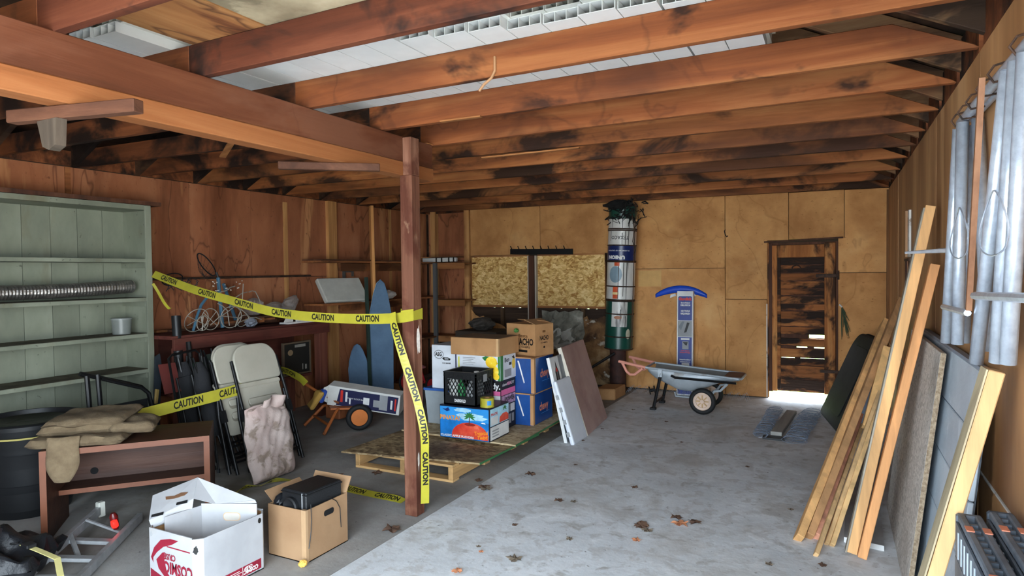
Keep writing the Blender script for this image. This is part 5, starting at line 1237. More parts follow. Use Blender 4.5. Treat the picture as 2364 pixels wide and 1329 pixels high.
single('wall_hook', MB().tube([(-1.17,YB-.004,1.97),(-1.175,YB-.03,1.955),(-1.165,YB-.035,1.91),(-1.15,YB-.02,1.885),(-1.14,YB-.005,1.90)],.006,6), RUST, 'small dark hook on the back wall seam above the roof rake','hook')
obj('pale_patch', MB().bx(-2.22,-1.93,YB-.003,YB,1.30,1.50), plain('pale_fibreboard',(206,164,104),.85), wb)
# roof rake in its printed box
rk = thing('roof_rake_box','tall blue and white roof rake box leaning on the back wall','box',T=fr((-1.71,7.70,0.0),(1,0.02,0),(-.03,.062,1)))
W5,H5 = .19,1.25
obj('carton', MB().bx(0,W5,.006,H5,-.075,0), PRW, rk, world=False, bevel=.003)
NV2 = plain('box_royal_blue',(36,56,134),.45)
patch(rk,'blue_print',I4,rrect(.014,W5-.012,.90,H5-.06,.006,.02),NV2,world=False); patch(rk,'blue_print',I4,rect(.014,W5-.012,.02,.70),NV2,world=False)
patch(rk,'photo_print',I4,rect(.012,W5-.012,.705,.895),PRG,world=False); patch(rk,'photo_print',I4,[(.085,.75),(.115,.76),(.15,.87),(.12,.875)],INK,world=False,lift=.0014); patch(rk,'photo_print',I4,[(.02,.82),(.06,.885),(.09,.885),(.05,.78)],plain('photo_mid',(116,122,128),.6),world=False,lift=.0014)
text(rk,'Garelick',Matrix.Translation((.095,1.155,0)),.045,PRR,.003,width=.155,world=False,lift=.0016)
text(rk,'SnowRake!',Matrix.Translation((.10,1.11,0)),.024,PRW,.001,width=.11,world=False,lift=.0016); text(rk,'DELUXE 20',Matrix.Translation((.10,1.08,0)),.024,PRW,.0015,width=.115,world=False,lift=.0016)
text(rk,'NO TOOLS',Matrix.Translation((.10,1.01,0)),.028,PRW,.0015,width=.105,world=False,lift=.0016); text(rk,'REQUIRED!',Matrix.Translation((.10,.98,0)),.028,PRW,.0015,width=.11,world=False,lift=.0016)
patch(rk,'white_print',I4,rect(.05,.15,.665,.688),PRW,world=False,lift=.0016); patch(rk,'photo_print',I4,rect(.065,.14,.555,.65),PRG,world=False,lift=.0016); patch(rk,'photo_print',I4,[(.072,.64),(.13,.64),(.12,.60),(.10,.605)],INK,world=False,lift=.002)
text(rk,'EASY CLEAN',Matrix.Translation((.10,.535,0)),.016,PRR,.0008,width=.10,world=False,lift=.0016); text(rk,'Fastest Design',Matrix.Translation((.10,.515,0)),.016,PRR,.0008,width=.12,world=False,lift=.0016)
text(rk,'Interlocking',Matrix.Translation((.10,.43,0)),.022,PRW,.0008,width=.13,world=False,lift=.0016); text(rk,'connectors',Matrix.Translation((.10,.405,0)),.022,PRW,.0008,width=.12,world=False,lift=.0016)
patch(rk,'photo_print',I4,rect(.06,.15,.27,.39),PRW,world=False,lift=.0016); patch(rk,'photo_print',I4,rect(.10,.11,.275,.36),INK,world=False,lift=.002)
for k,s_ in enumerate(('Durable','plastic head','Lightweight','Easy to store')): text(rk,s_,Matrix.Translation((.10,.235-.035*k,0)),.018,PRW,.0006,width=.085,world=False,lift=.0016)
bd = thing('rake_blade','curved bright blue snow rake blade fixed across the top of the tall box','rake blade',(-1.69,7.80,1.18))
mb = MB()
def blade(u,v):
    x = -2.0+.62*u; z = 1.185+.085*(1-(2*u-1)**2)+.085*(v-.5)*(1-.5*abs(2*u-1)**3); return (x,7.889-.012*math.sin(math.pi*v),z)
mb.grid(blade,24,6)
obj('blade', mb, plain('bright_blue_plastic',(22,72,190),.35), bd, smooth=True, solid=.008)
for x in (-1.78,-1.55): obj('brace', MB().prism([(x-.04,1.16),(x+.04,1.19),(x+.03,1.215),(x-.03,1.20)],-7.868,-7.864,YZ), ALU, bd)

# dried herbs hanging by the door
hb = thing('herb_bunch','bunch of dried dark green herbs hanging beside the rotten door','herbs',(.08,7.86,.72))
q = random.Random(3); HM = plain('dried_herb',(62,74,52),.9)
for k in range(16):
    p = V((.055,7.875,1.08)); e = p+V((q.uniform(-.03,.09),q.uniform(-.03,0),-q.uniform(.12,.36))); obj('stem', MB().tube([p,p.lerp(e,.5)+V((q.uniform(-.015,.015),0,0)),e],[.003,.006,.002],5), HM, hb)
obj('tie', MB().tube([(.035,7.89,1.10),(.06,7.87,1.075)],.008,6), PRW, hb)
# chain link along the floor by the wall
def zig(label, y, x0, x1, z0, dz, m, n, name='chain_link'):
    mb = MB()
    pts = [(x0+(x1-x0)*k/n, y+(.02 if k%2 else -.02), z0+(dz if k%2 else 0)) for k in range(n+1)]
    for r_ in range(3):
        o = r_*.02; mb.tube([(p[0]+o*.8,p[1]+.025*r_,p[2]+.006*r_) for p in pts],.0026,4)
    return single(name, mb, m, label, 'fence')
zig('loose chain link fence wire along the foot of the back wall',7.62,-2.30,-.90,.006,.075,GALV,34)
BLW = plain('blue_grey_wire',(128,140,158),.5,metal=.3)
def roll(label, a, b, rad, seed):
    q = random.Random(seed); a, b = V(a), V(b); mb = MB()
    for k in range(28):
        t = k/27; c = a.lerp(b,t); r_ = rad*(1+q.uniform(-.12,.12)); pts = []
        for j in range(9):
            an_ = 2*math.pi*j/8+q.uniform(-.2,.2); pts.append((c.x+r_*1.3*math.cos(an_), c.y+q.uniform(-.02,.02)+.012*(j%2), max(.003,.030+r_*.42*math.sin(an_))))
        mb.tube(pts,.0024,4)
    t = thing('wire_mesh_roll', label, 'wire mesh', ((a.x+b.x)/2,(a.y+b.y)/2,0), group='flattened rolls of wire mesh')
    obj('mesh', mb, BLW, t)
roll('flattened roll of blue-grey wire mesh left of the grey plank',(-.60,6.02,0),(-.565,7.22,0),.055,1)
roll('flattened roll of blue-grey wire mesh right of the grey plank',(-.32,5.94,0),(-.22,7.25,0),.072,2)
single('grey_plank', MB().bar((-.475,6.10,.035),(-.405,7.10,.035),.095,.035), wood('grey_plank','y',(118,116,112),(146,144,138),(164,160,154)), 'weathered grey plank lying between the two wire mesh rolls','plank', bevel=.003)
single('black_mat', MB().bx(-.58,-.40,6.0,6.09,0,.016), BLACKP, 'scrap of black matting on the floor at the grey plank end','mat')
# wheelbarrow
AERO = mat('scuffed_grey_steel',[(.3,(150,158,164)),(.7,(184,192,198))],scale=5,rough=.45,metal=.2,stain=((120,108,92),4,.58,.68,(1,1,1),.6)); PINKH = plain('faded_orange_grip',(222,150,130),.6); TRIN = plain('dirty_tray_inside',(140,138,134),.8)
ac = thing('wheelbarrow','grey two wheel yard cart with faded pink handles under the roof rake','wheelbarrow',(-1.4,7.0,0))
DEP = [(0,.06),(.06,.115),(.18,.16),(.33,.215),(.47,.215),(.62,.16),(.8,.075),(1,.03)]
def dep(u):
    for (a,x),(b,y) in zip(DEP,DEP[1:]):
        if a <= u <= b: return x+(y-x)*(u-a)/(b-a)
    return .02
def tray(inner):
    def fn(u,v):
        x = -1.82+.93*u; rim = .45-.065*u; y = 6.80+.40*v+(.03*(2*v-1)*-1 if False else 0)
        e = 1-abs(2*v-1)**4; k = .97 if inner else 1
        return (x, 7.0+(y-7.0)*k, rim-dep(u)*e*k-(0 if inner else .004))
    return fn
obj('tray', MB().grid(tray(False),28,14), AERO, ac, smooth=True, solid=.004)
obj('tray_lining', MB().grid(tray(True),28,14), TRIN, ac, smooth=True, solid=.002)
obj('rim', MB().tube([(-1.84,6.80,.452),(-.88,6.80,.385),(-.86,6.84,.383),(-.86,7.16,.383),(-.88,7.20,.385),(-1.84,7.20,.452)],.013,8,True), AERO, ac, smooth=True)
obj('nose_plate', MB().prism([(-1.03,6.82),(-.87,6.83),(-.86,7.17),(-1.03,7.18)],.396,.400), plain('rusty_plate',(128,96,84),.7), ac)
for y in (6.80,7.20):
    h_ = obj('handle', MB().tube([(-1.84,y,.452),(-2.14,y,.503)],.016,8), PINKH, ac, smooth=True)
    obj('grip_loop', MB().tube([(-2.10,y,.49),(-2.05,y,.395),(-2.01,y,.365),(-1.96,y,.368),(-1.87,y,.44)],.015,8), PINKH, h_, smooth=True)
    obj('side_bracket', MB().bx(-1.70,-1.66,y-.016 if y<7 else y,y if y<7 else y+.016,.36,.44), AERO, ac)
    obj('stand_leg', MB().tube([(-1.675,y,.40),(-1.70,y,.27),(-1.755,y,.02)],.017,8), BLACKM, ac, smooth=True)
    obj('stand_foot', MB().bx(-1.79,-1.73,y-.03,y+.03,0,.022), RUB, ac)
    obj('side_bar', MB().tube([(-1.56,y+(-.018 if y<7 else .018),.385),(-1.52,y+(-.02 if y<7 else .02),.365),(-.90,y+(-.02 if y<7 else .02),.345)],.013,6), BLACKM, ac)
    T = Matrix.Translation((-1.235,y+(-.03 if y<7 else .03),.138)) @ Matrix.Rotation(R(90),4,'X')
    obj('tyre', MB().tube([tuple(T @ V((.110*math.cos(a),.110*math.sin(a),0))) for a in [2*math.pi*j/30 for j in range(30)]],.028,10,True), RUB, ac, smooth=True)
    wr_ = obj('wheel_rim', MB().lathe([(.062,-.02),(.092,-.022),(.094,.02),(.086,.026),(.066,.02),(.064,.008),(.02,.008),(.02,.028),(.0,.028)],28,T), plain('wheel_cream%d'%int(y*10),(214,186,166),.5), ac, smooth=True)
    for k in range(8):
        a = 2*math.pi*k/8; obj('spoke', MB().bar(tuple(T @ V((.02*math.cos(a),.02*math.sin(a),.012))),tuple(T @ V((.066*math.cos(a),.066*math.sin(a),.012))),.010,.012), plain('wheel_tan',(186,150,104),.6) if 'wheel_tan' not in MATS else MATS['wheel_tan'], wr_)
    obj('axle_arm', MB().tube([(-1.235,y,.14),(-1.15,y,.20),(-1.12,y,.245),(-1.06,y,.255),(-.99,y,.33)],.013,6), AERO, ac)
obj('axle', MB().tube([(-1.235,6.77,.138),(-1.235,7.23,.138)],.012,8), BLACKM, ac)
obj('under_frame', MB().tube([(-1.54,6.86,.20),(-1.53,6.86,.155),(-1.40,6.86,.15),(-1.25,6.86,.16)],.009,6), AERO, ac)
obj('stand_crossbar', MB().tube([(-1.735,6.80,.08),(-1.735,7.20,.08)],.012,6), BLACKM, ac)

# ---------------------------------------------------------------- right wall things
# galvanised pipes hung on a wall rail by wire hooks
rl2 = thing('pipe_rail','pair of galvanised pipes fixed horizontally high on the right wall','rail',(.46,2.2,2.06))
for x,z in ((.478,2.085),(.44,2.070)): obj('rail_pipe', MB().tube([(x,1.72,z),(x,3.08,z)],.017,10), GALV, rl2, smooth=True)
for y in (3.05,2.90,2.73,2.55,2.37,2.1):
    h_ = obj('wire_hook', MB().tube([(.50,y+.01,2.125),(.475,y,2.112),(.42,y-.005,2.098),(.405,y,2.075),(.42,y,2.05),(.46,y,2.055)],.004,6), RUST, rl2)
def pipes(label, specs, grp):
    for k,(yt,yb,zb,x) in enumerate(specs):
        t = thing('steel_pipe', label[k], 'pipe', (x,yb,zb), group=grp)
        T = MB().tube([(x+.01,yt,2.05),(x,yb,zb)],.0195,12,cap=False)
        obj('tube', T, GALV, t, smooth=True, solid=.003)
pipes(['first galvanised pipe from the left in the far hanging bundle','second galvanised pipe from the left in the far hanging bundle','third galvanised pipe from the left in the far hanging bundle','galvanised pipe nearest the brown rod in the far hanging bundle'],
      [(3.09,3.31,1.175,.425),(3.05,3.11,1.195,.46),(2.965,2.985,1.20,.42),(2.93,2.66,1.215,.462)],'far bundle of hanging pipes')
pipes(['first galvanised pipe from the left in the near hanging bundle, hanging lowest','second galvanised pipe from the left in the near hanging bundle','third galvanised pipe from the left in the near hanging bundle','fourth galvanised pipe from the left in the near hanging bundle','galvanised pipe at the right edge of the near hanging bundle'],
      [(2.24,2.61,1.18,.42),(2.27,2.48,1.245,.462),(2.19,2.39,1.235,.462),(2.15,2.30,1.22,.42),(2.08,2.195,1.23,.425)],'near bundle of hanging pipes')
single('brown_rod', MB().bar((.385,2.335,2.06),(.385,2.525,1.36),.016,.018,(0,1,0)), mat('rusty_angle',[(.35,(112,72,48)),(.65,(156,112,82))],scale=14,st=(1,1,.4),rough=.6,metal=.3), 'rusty brown angle iron hanging between the two pipe bundles','rod')
single('cross_rod', MB().tube([(.386,3.08,1.34),(.386,2.55,1.348)],.011,8), GALV, 'short galvanised rod crossing the far pipe bundle','rod')
single('cross_rod', MB().tube([(.384,2.42,1.41),(.384,1.75,1.43)],.012,8), GALV, 'galvanised rod crossing the near pipe bundle','rod')
single('wall_peg', MB().tube([(.30,3.66,1.572),(.50,3.70,1.582)],[.006,.013],8), GALV, 'thin steel peg sticking out of the right wall behind the tall lumber','peg')
for y,z,lab in ((2.75,1.62,'loop of thin wire round the far pipe bundle'),(2.2,1.62,'loop of thin wire round the near pipe bundle')):
    single('wire_loop', MB().tube([(.390+.008*math.sin(a*2),y+.17*math.cos(a),z+.09*math.sin(a)) for a in [2*math.pi*k/24 for k in range(24)]],.0025,5,True), GALV, lab,'wire')
# boarded niche on the far right wall
nc = thing('wall_niche','small boarded wall opening with a chipped white strip above it','wall opening',(.5,5.76,1.19))
obj('back_board', MB().bx(.505,.511,5.62,5.9,1.20,1.55), wood('orange_niche','z',(150,80,48),(182,104,64),(200,128,84)), nc)
obj('frame_strip', MB().bx(.488,.499,5.89,5.93,1.18,1.57), DARKPOST, nc); obj('frame_strip', MB().bx(.482,.499,5.58,5.93,1.55,1.57), RUST, nc)
obj('frame_strip', MB().bx(.49,.499,5.62,5.70,1.20,1.55), DARKPOST, nc)
single('white_strip', MB().bx(.485,.499,5.60,5.70,1.58,1.93), WHITEP, 'chipped white painted strip on the right wall above the small opening','strip')
single('wall_batten', MB().bx(.47,.499,5.70,5.80,1.58,1.93), PANR, 'brown batten beside the chipped white strip','batten')

# lumber leaning on the right wall
def stick(label, a, b, w, t, c, up=(0,1,0), grey=None):
    m = lumber('%d'%len(MATS), c); o = single('lumber', MB().bar(a,b,w,t,up), m, label, 'lumber', 'lumber leaning on the right wall', bevel=.002)
    return o
OR1 = (214,164,108); OR2 = (176,132,90); PK = (206,146,118); YE = (206,168,120); OR3 = (212,152,100)
stick('leftmost light orange timber of the leaning lumber',(-.185,3.81,.012),(.325,5.52,1.09),.04,.088,OR1)
stick('brown timber second from the left of the leaning lumber',(-.135,3.865,.012),(.415,5.45,1.25),.04,.088,OR2)
stick('short pink timber third from the left of the leaning lumber',(-.10,3.88,.012),(.135,4.90,.50),.045,.07,PK)
stick('thin stick reaching furthest forward of the leaning lumber',(-.092,3.645,.008),(.155,4.80,.46),.022,.03,YE)
stick('thin yellow stick right of the forward one',(-.045,3.82,.008),(.275,4.80,.765),.022,.032,YE)
stick('thin yellow stick touching the tall timber',(-.018,3.815,.008),(.305,4.85,.78),.026,.032,(226,184,128))
stick('short cream block end sticking up behind the thin sticks',(.17,4.55,.50),(.305,4.95,.96),.05,.05,(226,178,118))
stick('tallest timber with grey weathered side in the leaning lumber',(.075,3.765,.012),(.440,4.0,1.815),.09,.046,(214,166,112),(1,0,0))
stick('orange timber rightmost of the leaning lumber',(.120,3.72,.012),(.452,3.92,1.51),.085,.042,OR3,(1,0,0))
single('grey_strip', MB().bar((.047,3.768,.012),(.411,4.003,1.805),.09,.008,(1,0,0)), lumber('grey_side',(150,142,128)), 'grey weathered strip along the left side of the tallest timber','strip')
single('square_post', MB().bar((.158,2.40,.012),(.432,2.40,1.185),.042,.085,(0,1,0)), lumber('newpost',(208,168,118)), 'pale square timber post leaning on the wall nearest the camera','post', bevel=.003)
single('grey_strip', MB().bar((.133,2.40,.02),(.397,2.40,1.185),.006,.068,(0,1,0)) if False else MB().bar((.1335,2.402,.03),(.4075,2.402,1.19),.085,.005,(1,0,0)), lumber('grey_side2',(164,150,122)), 'weathered grey face board along the left side of the pale square post','strip')
fb = thing('flat_board','grey board with a white painted end lying on the floor behind the lumber','board',(.15,4.6,0))
obj('board', MB().prism([(.04,3.91),(.228,3.87),(.285,5.9),(.10,5.9)],.0,.028), plain('grey_board_top',(156,158,160),.7,v=.1), fb)
obj('white_end', MB().prism([(.04,3.908),(.228,3.868),(.2285,3.872),(.0405,3.913)],.0,.0285), PRW, fb)
t, L, H = lean('chipboard_sheet','weathered grey chipboard sheet leaning on the right wall behind the lumber','board',(.285,4.62),(.285,3.38),.13,1.12,.022,OSBGREY,None,bev=.002)
obj('broken_edge', MB().bx(L-.001,L+.003,0,H,-.021,-.001), mat('chip_edge',[(.35,(150,126,100)),(.6,(196,174,146))],scale=60,rough=.95,bump=1.0), t, world=False)
GRP = mat('blue_grey_painted_panel',[(.35,(166,178,190)),(.65,(190,202,212))],scale=3,rough=.45,bump=.15,bscale=40,stain=((214,222,230),5,.60,.68,(1,1,1),.5))
a_, b_ = V((.345,4.45,0)), V((.345,2.70,0)); vv2 = V((.115,0,1.13)); T = fr(a_, b_-a_, vv2); gp = thing('siding_panel','blue-grey painted siding panel leaning on the right wall behind the chipboard','panel',T=T)
HH5 = vv2.length
for k in range(5):
    obj('board', MB().bx(0,1.75,k*HH5/5+.002,(k+1)*HH5/5-.003,-.018,0), GRP, gp, world=False, bevel=.003)
obj('backing', MB().bx(.01,1.74,0,HH5,-.024,-.019), plain('panel_back',(90,98,106),.7), gp, world=False)
obj('top_strip', MB().bx(0,1.75,HH5-.0,HH5+.012,-.026,.004), plain('steel_blue_strip',(120,134,150),.5), gp, world=False)
# black tub
TUB = mat('black_poly_tub',[(.35,(22,25,26)),(.65,(32,36,37))],scale=8,rough=.8,bump=.25,bscale=120)
Tt = fr((-.16,7.36,.0),(.16,-.86,0),(.36,.06,.86)); tb2 = thing('black_tub','large black plastic tub leaning on its edge by the door','tub',T=Tt)
obj('shell', MB().prism(rrect(0,.86,0,.93,.05,.20,8),-.05,.0), TUB, tb2, world=False, bevel=.03, seg=3, smooth=True)
obj('rim', MB().prism(rrect(-.015,.875,-.008,.945,.06,.21,8),-.075,-.05), TUB, tb2, world=False, bevel=.008, seg=2, smooth=True)
obj('rib', MB().prism(rrect(.12,.74,.12,.80,.04,.12,6),.0,.008), TUB, tb2, world=False, bevel=.004)
ns = thing('navy_sleeve','navy printed packaging sleeve standing behind the thin sticks','packaging',(.2,5.3,0))
obj('sleeve', MB().bar((.06,5.05,.02),(.245,5.28,.82),.07,.07,(0,1,0)), plain('grey_pack',(120,132,150),.5), ns, bevel=.003)
obj('print', MB().bar((.051,5.01,.02),(.225,5.238,.74),.04,.002,(0,1,0)), NAVY, ns)
# plastic sawhorses folded flat
SAW = mat('dusty_grey_plastic',[(.35,(74,82,92)),(.65,(102,110,120))],scale=10,rough=.6,bump=.15,bscale=80); ORP = plain('faded_orange_pad',(196,122,96),.6)
def sawhorse(label, x, z, y0, y1, blue=False):
    t = thing('sawhorse', label, 'sawhorse', (x,(y0+y1)/2,0), group='grey plastic folding sawhorses')
    for dx in (-.021,.021):
        obj('top_bar', MB().bx(x+dx-.010,x+dx+.010,y0,y1,z-.022,z), SAW, t, bevel=.004)
        for k in range(3): obj('orange_pad', MB().bx(x+dx-.0095,x+dx+.0095,y0+.12+.33*k,y0+.16+.33*k,z,z+.003), ORP, t)
    n = int((y1-y0)/.045)
    for k in range(n): obj('rib', MB().bx(x-.012,x+.012,y0+.02+k*.045,y0+.032+k*.045,z-.075,z-.012), SAW, t)
    obj('side_web', MB().bx(x-.036,x-.030,y0,y1,z-.13,z-.025), SAW, t); obj('side_web', MB().bx(x+.030,x+.034,y0,y1,z-.13,z-.025), SAW, t)
    for k in range(int((y1-y0)/.05)): obj('web_slot', MB().bx(x-.039,x-.036,y0+.02+k*.05,y0+.03+k*.05,z-.12,z-.04), plain('light_slot',(150,160,170),.4) if 'light_slot' not in MATS else MATS['light_slot'], t)
    for y in (y0+.06,y1-.10):
        for dx in (-.02,.02): obj('leg', MB().bx(x+dx-.012,x+dx+.012,y,y+.05,0,z-.03), SAW, t, bevel=.004)
    obj('end_cap', MB().bx(x-.034,x+.034,y1-.002,y1+.025,z-.11,z-.004), SAW, t, bevel=.006)
    if blue:
        patch(t,'logo', fr((x-.0375,y1-.28,z-.19),(0,-1,0),(0,0,1)), [(0,-.05),(.05,0),(0,.05),(-.05,0)], ORP); 
        patch(t,'logo', fr((x-.0385,y1-.28,z-.19),(0,-1,0),(0,0,1)), ell(0,0,.018,.02,14), plain('logo_blue',(60,130,210),.3))
        obj('leg_panel', MB().bx(x-.037,x-.030,y0,y1,z-.5,z-.13), SAW, t)
sawhorse('grey plastic sawhorse with orange pads nearest the right wall',.442,.765,1.40,2.345)
sawhorse('grey plastic sawhorse with a blue and orange logo on its side',.362,.75,1.40,2.33,True)
# ---------------------------------------------------------------- front left boxes
WHC2 = mat('white_corrugated',[(.35,(156,156,158)),(.65,(170,170,172))],scale=4,rough=.7,stain=((146,142,134),3,.58,.7,(1,1,1),.5)); MAR = plain('print_maroon',(132,26,46),.5)
cx = thing('apple_box','open white apple carton with maroon upside-down lettering in front','box',(-2.99,1.925,0))
W6, D6, H6 = .38,.41,.285; ch = .035; tk = .005
outer = [(ch,0),(W6-ch,0),(W6,ch),(W6,D6-ch),(W6-ch,D6),(ch,D6),(0,D6-ch),(0,ch)]
inner = [(W6/2+(x-W6/2)*.972, D6/2+(y-D6/2)*.972) for x,y in outer]
mb = MB()
for i in range(8):
    a,b,c,d_ = outer[i],outer[(i+1)%8],inner[(i+1)%8],inner[i]
    h0 = H6+(.006 if i in (0,4) else 0)
    mb.add([(a[0],a[1],0),(b[0],b[1],0),(b[0],b[1],h0),(a[0],a[1],h0),(d_[0],d_[1],0),(c[0],c[1],0),(c[0],c[1],h0),(d_[0],d_[1],h0)],[(0,1,2,3),(5,4,7,6),(3,2,6,7)])
mb.prism(outer,0,.005)
obj('carton', mb, WHC2, cx, world=False)
mb = MB()
for i in range(8):
    c,d_ = inner[(i+1)%8],inner[i]; q = .9985
    mb.add([(d_[0]*q+.0003,d_[1]*q+.0003,.01),(c[0]*q+.0003,c[1]*q+.0003,.01),(c[0]*q+.0003,c[1]*q+.0003,H6-.004),(d_[0]*q+.0003,d_[1]*q+.0003,H6-.004)],[(3,2,1,0)])
obj('kraft_inside', mb, KRAFT, cx, world=False)
F_, R_ = FF(W6,D6,H6), RF(W6,D6,H6)
patch(cx,'swoosh_print',F_,[(.045,.15),(.07,.20),(.12,.245),(.19,.262),(.25,.262),(.20,.235),(.14,.215),(.09,.18),(.062,.15),(.062,.125)],MAR,world=False)
patch(cx,'swoosh_print',F_,[(.085,.145),(.13,.185),(.15,.192),(.145,.15),(.16,.10),(.20,.065),(.14,.075),(.10,.105)],MAR,world=False)
patch(cx,'swoosh_print',F_,rect(.165,.33,.218,.224),MAR,world=False); patch(cx,'swoosh_print',F_,[(.04,.02),(.345,.02),(.345,.035),(.25,.055),(.16,.06),(.04,.095)],MAR,world=False)
FU = lambda x,y: F_ @ Matrix.Translation((x,y,0)) @ Matrix.Rotation(R(180),4,'Z')
text(cx,'COSMIC',FU(.245,.125),.075,MAR,.003,width=.20,world=False,lift=.0018); text(cx,'CRISP',FU(.185,.175),.04,MAR,.0012,width=.085,world=False,lift=.0018)
patch(cx,'bar_print',R_,rect(.035,D6-.05,.012,.062),MAR,world=False)
RU = lambda x,y: R_ @ Matrix.Translation((x,y,0)) @ Matrix.Rotation(R(180),4,'Z')
text(cx,'COSMIC',RU(.295,.032),.028,PRW,.0015,width=.09,world=False,lift=.0018); text(cx,'CRISP',RU(.28,.050),.018,PRW,.0006,width=.05,world=False,lift=.0018)
for k in range(4):
    patch(cx,'fine_print',R_,rect(.15,.24-.012*(k%2),.020+.009*k,.023+.009*k),PRW,world=False,lift=.0016); patch(cx,'fine_print',R_,rect(.05,.13-.01*(k%2),.020+.009*k,.023+.009*k),PRW,world=False,lift=.0016)
for x in (.14,.245): patch(cx,'divider_print',R_,rect(x,x+.002,.014,.060),PRW,world=False,lift=.0016)
text(cx,'CHELAN FRESH GROWERS',RU(.27,.005),.010,INK,.0004,width=.15,world=False,lift=.0018)
Tc = fr((W6-ch,0,0),(1,1,0),(0,0,1)); patch(cx,'recycle_mark',Tc,[(.0145+x,.235+y) for x,y in blob(14,.012,.018,.4,4)],INK,world=False)
patch(cx,'recycle_mark',R_,[(D6-.055+x,.255+y) for x,y in ell(0,0,.010,.014,14)],INK,world=False); patch(cx,'recycle_mark',F_,[(.05+x,.262+y) for x,y in ell(0,0,.008,.012,12)],PRG,world=False)
# second carton inside it
ib = thing('inner_carton','white carton with hand hole standing inside the apple carton','box',(-2.76,2.15,.012))
P1,P2,P3 = V((-2.90,2.17)),V((-2.632,2.285)),V((-2.925,1.985))
def wallp(a,b,z0,z1): return MB().bar((a[0],a[1],(z0+z1)/2),(b[0],b[1],(z0+z1)/2),.006,z1-z0)
obj('hand_hole_side', wallp(P1,P2,.012,.335), WHC2, ib); obj('side', wallp(P3,P1,.012,.325), WHC2, ib)
obj('bottom', MB().prism([(-2.92,1.99),(-2.65,2.0),(-2.64,2.28),(-2.90,2.17)],.012,.016), WHC2, ib)
nrm = V((P2-P1).to_3d()).normalized(); Th = fr((*(P1.lerp(P2,.55)),.27),nrm,(0,0,1))
obj('hand_hole', MB().prism(rrect(-.042,.042,-.018,.018,.016,.016),.0025,.0042,Th), plain('hole_shadow_card',(186,180,170),.8), ib); obj('hand_hole_rim', MB().prism(rrect(-.045,.045,-.021,.021,.018,.018),.0025,.0034,Th), KRAFTE, ib)
# folded lid on top
lw = thing('carton_lid','folded white carton lid propped like a roof on the apple carton','carton lid',(-2.9,2.15,.28))
A,B,Dd,C_,Bp,Cp = V((-2.99,2.22,.44)),V((-3.125,2.06,.375)),V((-2.905,2.13,.372)),V((-2.66,2.30,.345)),V((-3.0,1.955,.305)),V((-2.83,2.20,.332))
def sheet(pts): 
    mb = MB(); mb.add([tuple(p) for p in pts],[tuple(range(len(pts)))]); return mb
lp = obj('left_panel', sheet([A,Dd,Bp,B]), WHC2, lw, solid=.006); obj('right_panel', sheet([A,C_,Cp,Dd]), WHC2, lw, solid=.006)
obj('front_flap', sheet([Bp,Dd,Dd+V((.0,-.01,-.05)),(Bp*.6+Dd*.4)+V((0,-.01,-.055)),Bp+V((.02,0,-.035))]), WHC2, lw, solid=.005)
obj('right_flap', sheet([C_,Cp,Cp+V((.0,.0,-.02)),C_+V((.01,0,-.012))]), WHC2, lw, solid=.005)
nl = (B-A).cross(Dd-A).normalized(); Tl = fr(A.lerp(Bp,.45)+nl*(.0036 if nl.z>0 else -.0036), (Dd-A), (A-B))
hl = obj('hand_hole', MB().prism([(-.012,-.055),(.008,-.05),(.016,-.01),(.010,.04),(-.006,.055),(-.014,.02),(-.004,-.01)],-.001,.001,Tl), plain('raw_brown_hole',(104,72,48),.9), lp)
for t_ in (.18,.72):
    p_ = Bp.lerp(Dd,t_)+(A-Dd)*.06; obj('vent_slot', MB().prism(rect(-.009,.009,-.028,.028),-.001,.001, fr(p_+nl*(.0036 if nl.z>0 else -.0036),(Dd-A),(A-B))), MATS['hole_dark'], lp)
# brown carton with a black projector
bb = thing('brown_carton','open brown cardboard carton holding a black projector','box',(-2.72,2.435,0))
W7,D7,H7 = .27,.315,.275
mb = MB(); mb.bx(0,W7,0,tk,0,H7); mb.bx(0,W7,D7-tk,D7,0,H7); mb.bx(0,tk,tk,D7-tk,0,H7); mb.bx(W7-tk,W7,tk,D7-tk,0,H7); mb.bx(0,W7,0,D7,0,tk)
KB = mat('tan_corrugated',[(.35,(138,106,76)),(.65,(154,122,90))],scale=3,rough=.85,bump=.06,bscale=60)
obj('carton', mb, KB, bb, world=False)
obj('corner_tape', MB().bx(W7-.03,W7+.0012,-.0012,.016,0,H7+.001), plain('tan_tape',(168,136,102),.4), bb, world=False)
patch(bb,'hand_hole',RF(W7,D7,H7) @ Matrix.Translation((.17,.215,0)),rrect(-.038,.038,-.016,.016,.014,.014),MATS['hole_dark'],world=False)
obj('back_flap', MB().bx(0,W7,0,.09,-.002,.002,Tm(0,D7-.004,H7,62,0,0)), KB, bb, world=False)
obj('back_flap', MB().bx(-.08,0,0,D7*.8,-.002,.002,Tm(.004,.03,H7,0,40,0)), KB, bb, world=False)
pj = thing('projector','black metal slide projector with a round lens sitting in the brown carton','projector',(-2.66,2.475,.02),R(-3))
obj('body', MB().bx(0,.185,.0,.255,.0,.335), plain('crackle_black',(26,27,29),.4,bump=.2,bscale=120), pj, world=False, bevel=.005)
obj('lid_edge', MB().bx(-.003,.188,-.003,.258,.318,.324), BLACKM, pj, world=False)
obj('lens_barrel', MB().lathe([(.02,0),(.050,0),(.053,.022),(.044,.026),(.02,.012)],28,Tm(.085,-.001,.25,90,0,0)), BLACKP, pj, world=False, smooth=True)
obj('clasp', MB().bx(.155,.16,-.004,0,.24,.33), ALU, pj, world=False)
baggy(-2.685,2.50,.27,.03,.05,.045,61,plain('black_poly_bag',(24,25,28),.3),label='crumpled black plastic bag left of the projector in the carton',name='plastic_bag')
